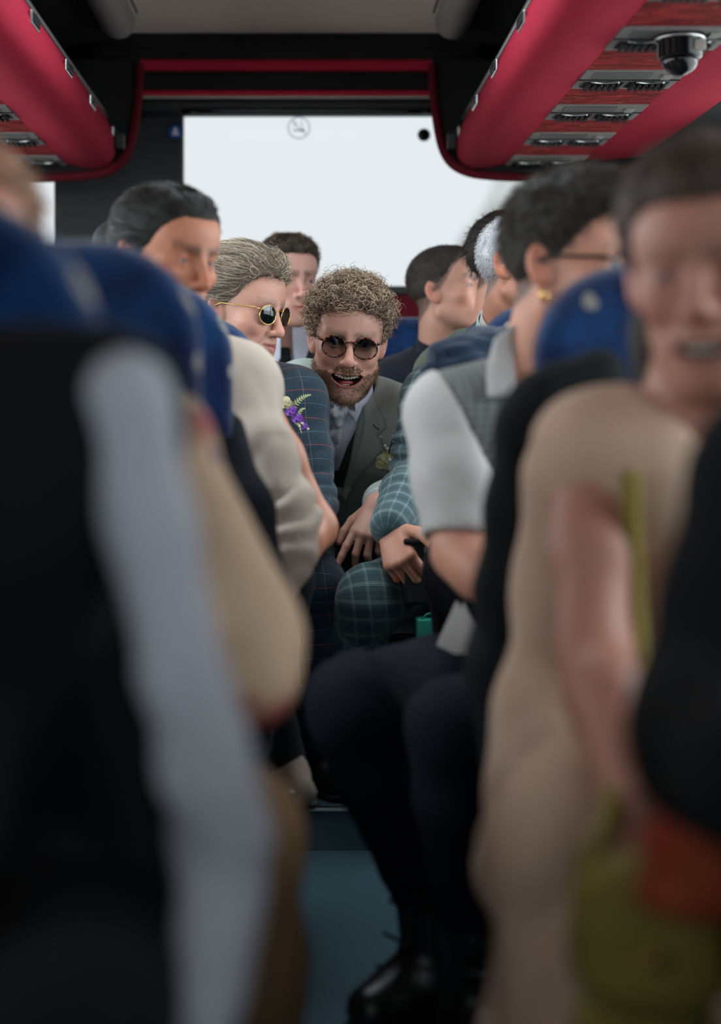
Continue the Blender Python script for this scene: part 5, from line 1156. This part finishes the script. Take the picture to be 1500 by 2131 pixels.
p.shoe(J['al'] + A(-.02, 0, -.02), PX(628, 1682, 2.52), M['beige'], name='shoe'); p.shoe(J['ar'] + A(0, 0, .02), A(-.1, 2.24, 0.0), M['leather'], name='shoe')
V, F = lathe([(.011 * math.sin(q) + 1e-5, .006 * math.cos(q)) for q in np.linspace(0, 3.14, 8)], PX(602, 1648, 2.50), 12); obj('shoe_ornament', V, F, M['steel'], p.root)
V, F = boxgeo(PX(563, 1290, 2.30), (.012, .02, .05), .003); obj('red_bracelet_tab', V, F, plain('coral_red', lin(220, 90, 70), .5), p.root)

# ================================================================== person in the cream floral top, left second row
J = dict(head=PX(-95, 560, 1.48), nb=PX(-80, 790, 1.54), sr=PX(-230, 930, 1.58), sl=PX(320, 930, 1.48), er=PX(-260, 1250, 1.46), el=PX(505, 1290, 1.42), wr=PX(0, 1500, 1.3), wl=PX(400, 1560, 1.34), hr=A(-.46, 1.78, .55), hl=A(-.27, 1.78, .55), kr=A(-.36, 1.36, .55), kl=PX(470, 1750, 1.38), ar=A(-.36, 1.42, .12), al=A(-.055, 1.44, .12))
o = dict(pose=(20, 0, 0), scale=1.0, skin=SK2, hair=lin(150, 112, 88))
p = Person('person with light brown hair and cream floral sleeve, blurred beyond the nearest seat', J, o, .008); p.ar = (.040, .037, .034, .035, .026); p.lr = .8
p.body(hands={'r': (A(.4, -.5, -.4), A(0, -.5, .8), -1, CURL_REST), 'l': (A(-.4, -.5, -.5), A(.3, -.6, .6), 1, CURL_REST)})
hm = p.hair_mass(.014, .008, disp=.004, col=lin(150, 108, 84), top=(.008, 0)); p.tufts(hm, 400, 'swept', .0012, .08, 8, lin(120, 86, 64), lin(190, 150, 120), 81)
Fj = p.torso(Field(), .014, .95); p.arm(Fj, 'r', .012, .6); p.arm(Fj, 'l', .008, .5); G0 = [J['sl'], J['el'], lerp(J['el'], J['wl'], .5)]; Fj.cone(lerp(J['sl'], J['el'], .4), J['el'] + A(0, 0, -.03), .048, .056, .03); Fj.cone(J['el'] + A(0, 0, -.03), PX(528, 1430, 1.40), .054, .036, .03); Fj.sub(lambda P: d_cone(P, J['nb'], p.c, .07, .058), .008)
p.cloth('blouse', Fj, M['floral'], .013, .008)
Fp = Field()
for a in 'rl': p.leg(Fp, a, .014, .97)
p.cloth('trousers', Fp, M['tan'], .014, .005)
p.shoe(J['al'], A(.0, 1.27, 0), M['leather'], name='shoe'); p.shoe(J['ar'], A(-.30, 1.25, 0), M['leather'], name='shoe')

# ================================================================== nearest person on the left: black waistcoat, grey blue sleeves
J = dict(head=PX(-330, 470, 1.04), nb=PX(-310, 820, 1.08), sr=PX(-700, 1010, 1.10), sl=PX(222, 868, 1.03), er=PX(-700, 1500, 1.05), el=PX(462, 1780, 1.0), wr=PX(-600, 1900, .86), wl=PX(395, 2260, .96), hr=A(-.43, 1.30, .55), hl=A(-.23, 1.30, .55), kr=A(-.40, .84, .55), kl=A(-.15, .86, .55), ar=A(-.40, .92, .12), al=A(-.13, .98, .12))
o = dict(pose=(10, 0, 0), scale=1.0, skin=SK1, hair=lin(60, 50, 42))
p = Person('nearest person on the left in black waistcoat with grey blue shirt sleeve', J, o, .009)
p.ar = (.018, .017, .016, .017, .015); p.lr = 1.3
p.body(hands={'r': (A(.5, -.4, -.3), A(0, -.4, .9), -1, CURL_REST), 'l': (A(-.3, -.6, -.5), A(0, -.5, .8), 1, CURL_REST)})
p.hair_mass(.012, .009, disp=.004)
Fs = Field(); Fs.chain([PX(258, 832, .99), PX(312, 1100, .985), PX(378, 1400, .98), PX(428, 1600, .985), J['el'] + A(0, .0, 0), PX(448, 2000, .98), lerp(J['el'], J['wl'], .97)], [.030, .0295, .029, .030, .030, .027, .022], .012); Fs.cone(PX(258, 832, .99), J['sl'], .030, .026, .02); p.arm(Fs, 'r', .009, .97); Fs.sub(lambda P: d_cone(P, J['nb'], p.c, .066, .058), .008)
p.cloth('shirt', Fs, M['greyblue'], .012, .006, ridge=[(J['el'], .1, .010, 50, A(.4, 0, 1))])
Fw = p.torso(Field(), .010); Fw.cone(p.mid + A(.02, -.10, .16), p.mid + A(.0, -.32, .08), .15, .12, .05); Fw.sub(lambda P: d_cone(P, J['nb'] - A(0, .1, .1), p.c, .075, .06), .01); p.cloth('waistcoat', Fw, M['black'], .012, .004)
Fp = Field()
for a in 'rl': p.leg(Fp, a, .016, .97)
p.cloth('trousers', Fp, M['black'], .014, .005)
for a in 'rl': p.shoe(J['a' + a], J['a' + a] * A(1, 1, 0) + A(.02, -.17, 0), M['leather'])

# ================================================================== smiling woman in cream, near right
J = dict(head=PX(1474, 566, 1.48), nb=PX(1460, 865, 1.54), sr=PX(1232, 955, 1.54), sl=PX(1750, 960, 1.58), er=PX(1235, 1360, 1.42), el=PX(1820, 1400, 1.5), wr=PX(1322, 1680, 1.24), wl=PX(1600, 1750, 1.34), hr=A(.36, 1.78, .55), hl=A(.54, 1.78, .55), kr=PX(1200, 1740, 1.36), kl=A(.42, 1.26, .54), ar=A(.28, 1.40, .12), al=A(.40, 1.30, .12))
o = dict(pose=(-22, 7, -3), scale=1.0, skin=lin(176, 122, 106), hair=lin(66, 52, 46), hairc=lin(66, 52, 46), jaw=.88, ridge=.7, nose=.92, mouth=(.030, .0055, 8), smile=1, cheek=.005, brow=.6, browc=lin(90, 68, 56), eyeopen=.55, lip=lin(190, 104, 104))
p = Person('smiling woman with brown hair tied back and cream dress near the right seat', J, o, .006); p.ar = (.044, .040, .034, .035, .025)
p.body(hands={'r': (A(.5, -.45, -.55), A(-.5, -.6, .4), -1, CURL_REST), 'l': (A(-.5, -.5, -.4), A(0, -.6, .7), 1, CURL_REST)})
G = Field(); G.add(lambda P: np.maximum(np.abs(mouth_cav(p.Lc(P), .027, .004, 8)) - .001, .078 - p.Lc(P)[:, 1]) * 1.0, p.c - .1, p.c + .1)
tm = []
for k in range(8):
    x = (k - 3.5) * .0058; Vb, Fb = boxgeo((0, 0, 0), (.0055, .004, .007), .0015, 2); tm.append((np.array([p.W(A(x, .0835 - 14 * x * x, MZ - .001 + 8 * x * x) + v) for v in Vb]), Fb))
V, F = join(tm); obj('upper_teeth', V, F, M['teeth'], p.b)
hm = p.hair_mass(.014, .007, disp=.003, freq=40, stretch=(2, .4, 1), cut=.006, col=lin(58, 45, 40), top=(.008, -.2)); p.tufts(hm, 900, 'swept', .0009, .10, 9, lin(46, 36, 32), lin(116, 92, 80), 91, None, .6)
G = Field()
for sx in (-1, 1): G.chain([p.W((sx * .050, -.065, -.01)), p.W((sx * .056, -.065, -.08)), p.W((sx * .050, -.055, -.14)), p.W((sx * .035, -.05, -.19))], [.04, .036, .034, .022], .03)
V, Q = mesh_field(G, .009); V += vnormals(V, Q) * (fbm(V * A(60, 60, 12), 3) * .012)[:, None]; obj('hair_length', V, Q, M['haircap'], p.root, col=np.array(lin(40, 32, 28)) * (1 + fbm(V * A(90, 90, 14), 2)[:, None]))
Fd = p.torso(Field(), .012, .92); Fd.cone(J['sr'] + A(0, 0, .004), J['sr'] + A(-.004, 0, -.012), .060, .056, .02); Fd.chain([J['sr'] + A(-.02, .07, -.02), PX(1165, 1200, 1.66), PX(1145, 1480, 1.62), PX(1125, 1800, 1.52)], [.045, .045, .055, .07], .04); Fd.sub(lambda P: d_cone(P, J['nb'], p.c, .068, .056), .01)
sk = [lerp(J['hr'], J['hl'], .3), J['kr'] + A(0, -.0, -.0), A(J['kr'][0] - .006, 1.30, .30), A(J['kr'][0] + .0, 1.32, .06)]; Fd.chain(sk, [.13, .078, .09, .10], .05); Fd.chain([J['hl'], J['kl'], J['kl'] * A(1, 1, 0) + A(0, 0, .1)], [.12, .08, .09], .05)
p.cloth('dress', Fd, M['cream'], .011, .008, freq=7, ridge=[(PX(1150, 1750, 1.3), .32, .016, 30, A(1, .2, -1.0))])
for a in 'rl': p.shoe(J['a' + a], J['a' + a] * A(1, 1, 0) + A(0, -.18, 0), M['leather'])

# ================================================================== nearest person on the right, black sleeve at the frame edge
J = dict(head=PX(2060, 500, 1.04), nb=PX(2050, 860, 1.1), sr=PX(1640, 1010, 1.10), sl=PX(2450, 1010, 1.12), er=PX(1478, 1510, 1.06), el=PX(2600, 1520, 1.1), wr=PX(1600, 1640, .86), wl=PX(2200, 1800, .9), hr=A(.44, 1.30, .55), hl=A(.62, 1.30, .55), kr=A(.385, .92, .55), kl=A(.56, .88, .55), ar=A(.40, .96, .12), al=A(.56, .95, .12))
o = dict(pose=(-10, 0, 0), scale=1.0, skin=SK1, hair=lin(60, 50, 42))
p = Person('nearest person on the right with only a black sleeve in view', J, o, .009)
p.body(hands={'r': (A(.5, -.4, -.3), A(0, -.4, .9), -1, CURL_REST), 'l': (A(-.5, -.4, -.3), A(0, -.5, .8), 1, CURL_REST)})
p.hair_mass(.012, .009, disp=.004)
Fj = p.torso(Field(), .024); p.arm(Fj, 'r', .018, .95); p.arm(Fj, 'l', .018, .95); Fj.sub(lambda P: d_cone(P, J['nb'], p.c, .066, .058), .01); p.cloth('jacket', Fj, M['black'], .012, .006)
Fp = Field()
for a in 'rl': p.leg(Fp, a, .016, .97)
p.cloth('trousers', Fp, M['black'], .014, .005)
for a in 'rl': p.shoe(J['a' + a], J['a' + a] * A(1, 1, 0) + A(0, -.17, 0), M['leather'])

# ------------------------------------------------------------------ loose things
# navy jacket over the seat shoulder
c = PX(960, 745, 2.5); t = empty('draped_jacket', c, 'navy jacket draped over the blue seat beside the teal check sleeve', 'jacket')
G = Field(); G.chain([PX(1045, 708, 2.60), PX(985, 724, 2.54), PX(930, 752, 2.50), PX(902, 786, 2.50)], [.018, .026, .024, .016], .03); G.chain([PX(1040, 735, 2.52), PX(980, 768, 2.50), PX(925, 800, 2.50)], [.03, .03, .02], .04); V, Q = mesh_field(G, .008); V += vnormals(V, Q) * (np.abs(fbm(V * A(11, 26, 40), 3, 4)) * -.07 + .010)[:, None]; obj('jacket_body', V, Q, plain('navy_blue_wool', lin(28, 42, 62), .9, var=.08, bstr=.3, bscale=900, sheen=.15, spec=.2), t)
G = Field(); G.chain([PX(1045, 700, 2.585), PX(985, 712, 2.52), PX(935, 738, 2.475)], [.010, .012, .008], .015); V, Q = mesh_field(G, .006); obj('jacket_collar', V, Q, M['navy_suit'], t)
# black jacket made up for an unidentified dark shape beside the seat
c = PX(1110, 900, 1.76); t = empty('dark_shape_jacket', c, 'black jacket standing for an unidentified dark shape beside the seat behind the smiling woman', 'jacket')
G = Field(); G.chain([PX(1250, 772, 1.74), PX(1140, 832, 1.73), PX(1110, 900, 1.72), PX(1085, 1060, 1.72), PX(1070, 1230, 1.72), PX(1062, 1345, 1.72)], [.026, .034, .040, .040, .042, .034], .04); G.chain([PX(1220, 850, 1.74), PX(1170, 1060, 1.73), PX(1150, 1330, 1.73)], [.04, .05, .045], .05)
V, Q = mesh_field(G, .009); V += vnormals(V, Q) * (fbm(V * A(22, 22, 6), 3, 4) * .016)[:, None]; obj('jacket_body', V, Q, M['black'], t)
V, F = tubegeo(smooth([PX(1255, 752, 1.72), PX(1150, 806, 1.705), PX(1112, 850, 1.69), PX(1092, 960, 1.685)], 2), .009, 8); obj('jacket_collar', V, F, M['black'], t)
# black case on the lap
c = PX(890, 1192, 2.98); t = empty('black_case', c, 'flat black case on the lap under the fist of the grey haired man', 'case')
box('case_body', c + A(.03, .04, -.0), (.16, .12, .13), M['dark'], t, bev=.008); box('lid_edge', c + A(.03, .036, .066), (.164, .124, .012), M['leather'], t, bev=.005); box('clasp', c + A(.0, -.024, .05), (.02, .006, .014), M['steel'], t, bev=.002)
# green gift bag
c = PX(900, 1325, 2.95); t = empty('gift_bag', c, 'small teal green paper bag with red lines between the seats', 'bag'); tg = plain('teal_green_paper', lin(44, 150, 130), .6)
box('bag_body', c + A(.0, .03, -.03), (.062, .07, .13), tg, t, bev=.002); rl = plain('coral_print', lin(210, 110, 110), .6)
for dz in (-.008, -.014): box('printed_line', c + A(-.0, -.0055, dz), (.05, .002, .002), rl, t, bev=0)
box('printed_line', c + A(.026, -.0055, -.03), (.003, .002, .13), rl, t, bev=0)
V, F = tubegeo([c + A(-.024, 0, .034), c + A(-.012, 0, .046), c + A(.012, 0, .052), c + A(.03, 0, .05)], .0018, 6); obj('bag_handle', V, F, tg, t)
# pale cloth corner
c = PX(952, 1308, 2.22); t = empty('folded_napkin', c, 'pale folded napkin on the lap of the man in white sleeves', 'napkin'); Fq = [(0, .045), (.04, -.045), (-.036, -.045)]; V = np.array([(c[0] + a * 1.0, c[1] + y + .15 * abs(b), c[2] + b * .9) for y in (0, .008) for a, b in Fq]); obj('napkin_fold', V, [[0, 2, 1], [3, 4, 5], [0, 1, 4, 3], [1, 2, 5, 4], [2, 0, 3, 5]], M['whiteshirt'], t, smooth=False)
V2 = V + A(.012, .012, -.004); obj('napkin_fold', V2, [[0, 2, 1], [3, 4, 5], [0, 1, 4, 3], [1, 2, 5, 4], [2, 0, 3, 5]], M['whiteshirt'], t, smooth=False)
# yellow bag with strap, patterned scarf
c = PX(1340, 1930, 1.12); t = empty('handbag', c, 'mustard yellow handbag with long strap below the cream dressed woman', 'handbag'); ym = plain('mustard_leather', lin(140, 124, 62), .7, spec=.2)
G = Field(); G.add(lambda P: d_box(P, c, (.055, .04, .055), .03), c - .07, c + .07); G.ell(c + A(.01, 0, -.02), (.056, .042, .042), .03); V, Q = mesh_field(G, .008); obj('bag_body', V, Q, ym, t)
G = Field(); G.add(lambda P: d_box(P, c + A(-.004, -.034, .022), (.05, .012, .034), .010), c - .07, c + .07); V, Q = mesh_field(G, .008); obj('flap', V, Q, ym, t); box('clasp', c + A(0, -.05, -.006), (.018, .006, .012), M['gold'], t, bev=.002)
V, F = tubegeo(smooth([c + A(-.045, .0, .05), PX(1270, 1720, 1.2), PX(1312, 1480, 1.36), PX(1330, 1370, 1.42), PX(1316, 1180, 1.455), PX(1312, 980, 1.45)], 2), .010, 8); obj('strap', V, F, ym, t)
V, F = tubegeo([c + A(-.05, .02, -.085), c + A(0, 0, -.09), c + A(.05, .02, -.085)], .022, 10); obj('bag_base', V, F, ym, t)
c = PX(1452, 1762, 1.0); t = empty('folded_scarf', c, 'orange and blue patterned scarf bundled at the right edge above the yellow bag', 'scarf')
def m_scarf():
    m, nt, b = mat('orange_blue_print'); b.inputs['Roughness'].default_value = .85; n = noise(nt, 9, None, 2); c_ = mixc(nt, ramp(nt, n, .35, .65), lin(160, 42, 30), lin(176, 80, 44)); nt.links.new(c_, b.inputs['Base Color']); return m
G = Field(); G.ell(c, (.040, .03, .038), .02); G.ell(c + A(.02, 0, .02), (.03, .03, .025), .02); G.ell(c + A(.01, .01, -.035), (.05, .03, .02), .02); V, Q = mesh_field(G, .006); V += vnormals(V, Q) * (fbm(V * 40, 3) * .014)[:, None]; obj('scarf_cloth', V, Q, m_scarf(), t)
G = Field(); G.ell(c + A(.035, -.02, .0), (.018, .016, .016), .02); V, Q = mesh_field(G, .005); obj('blue_fold', V, Q, plain('cornflower_blue', lin(50, 84, 140), .8), t)
bpy.context.view_layer.update()
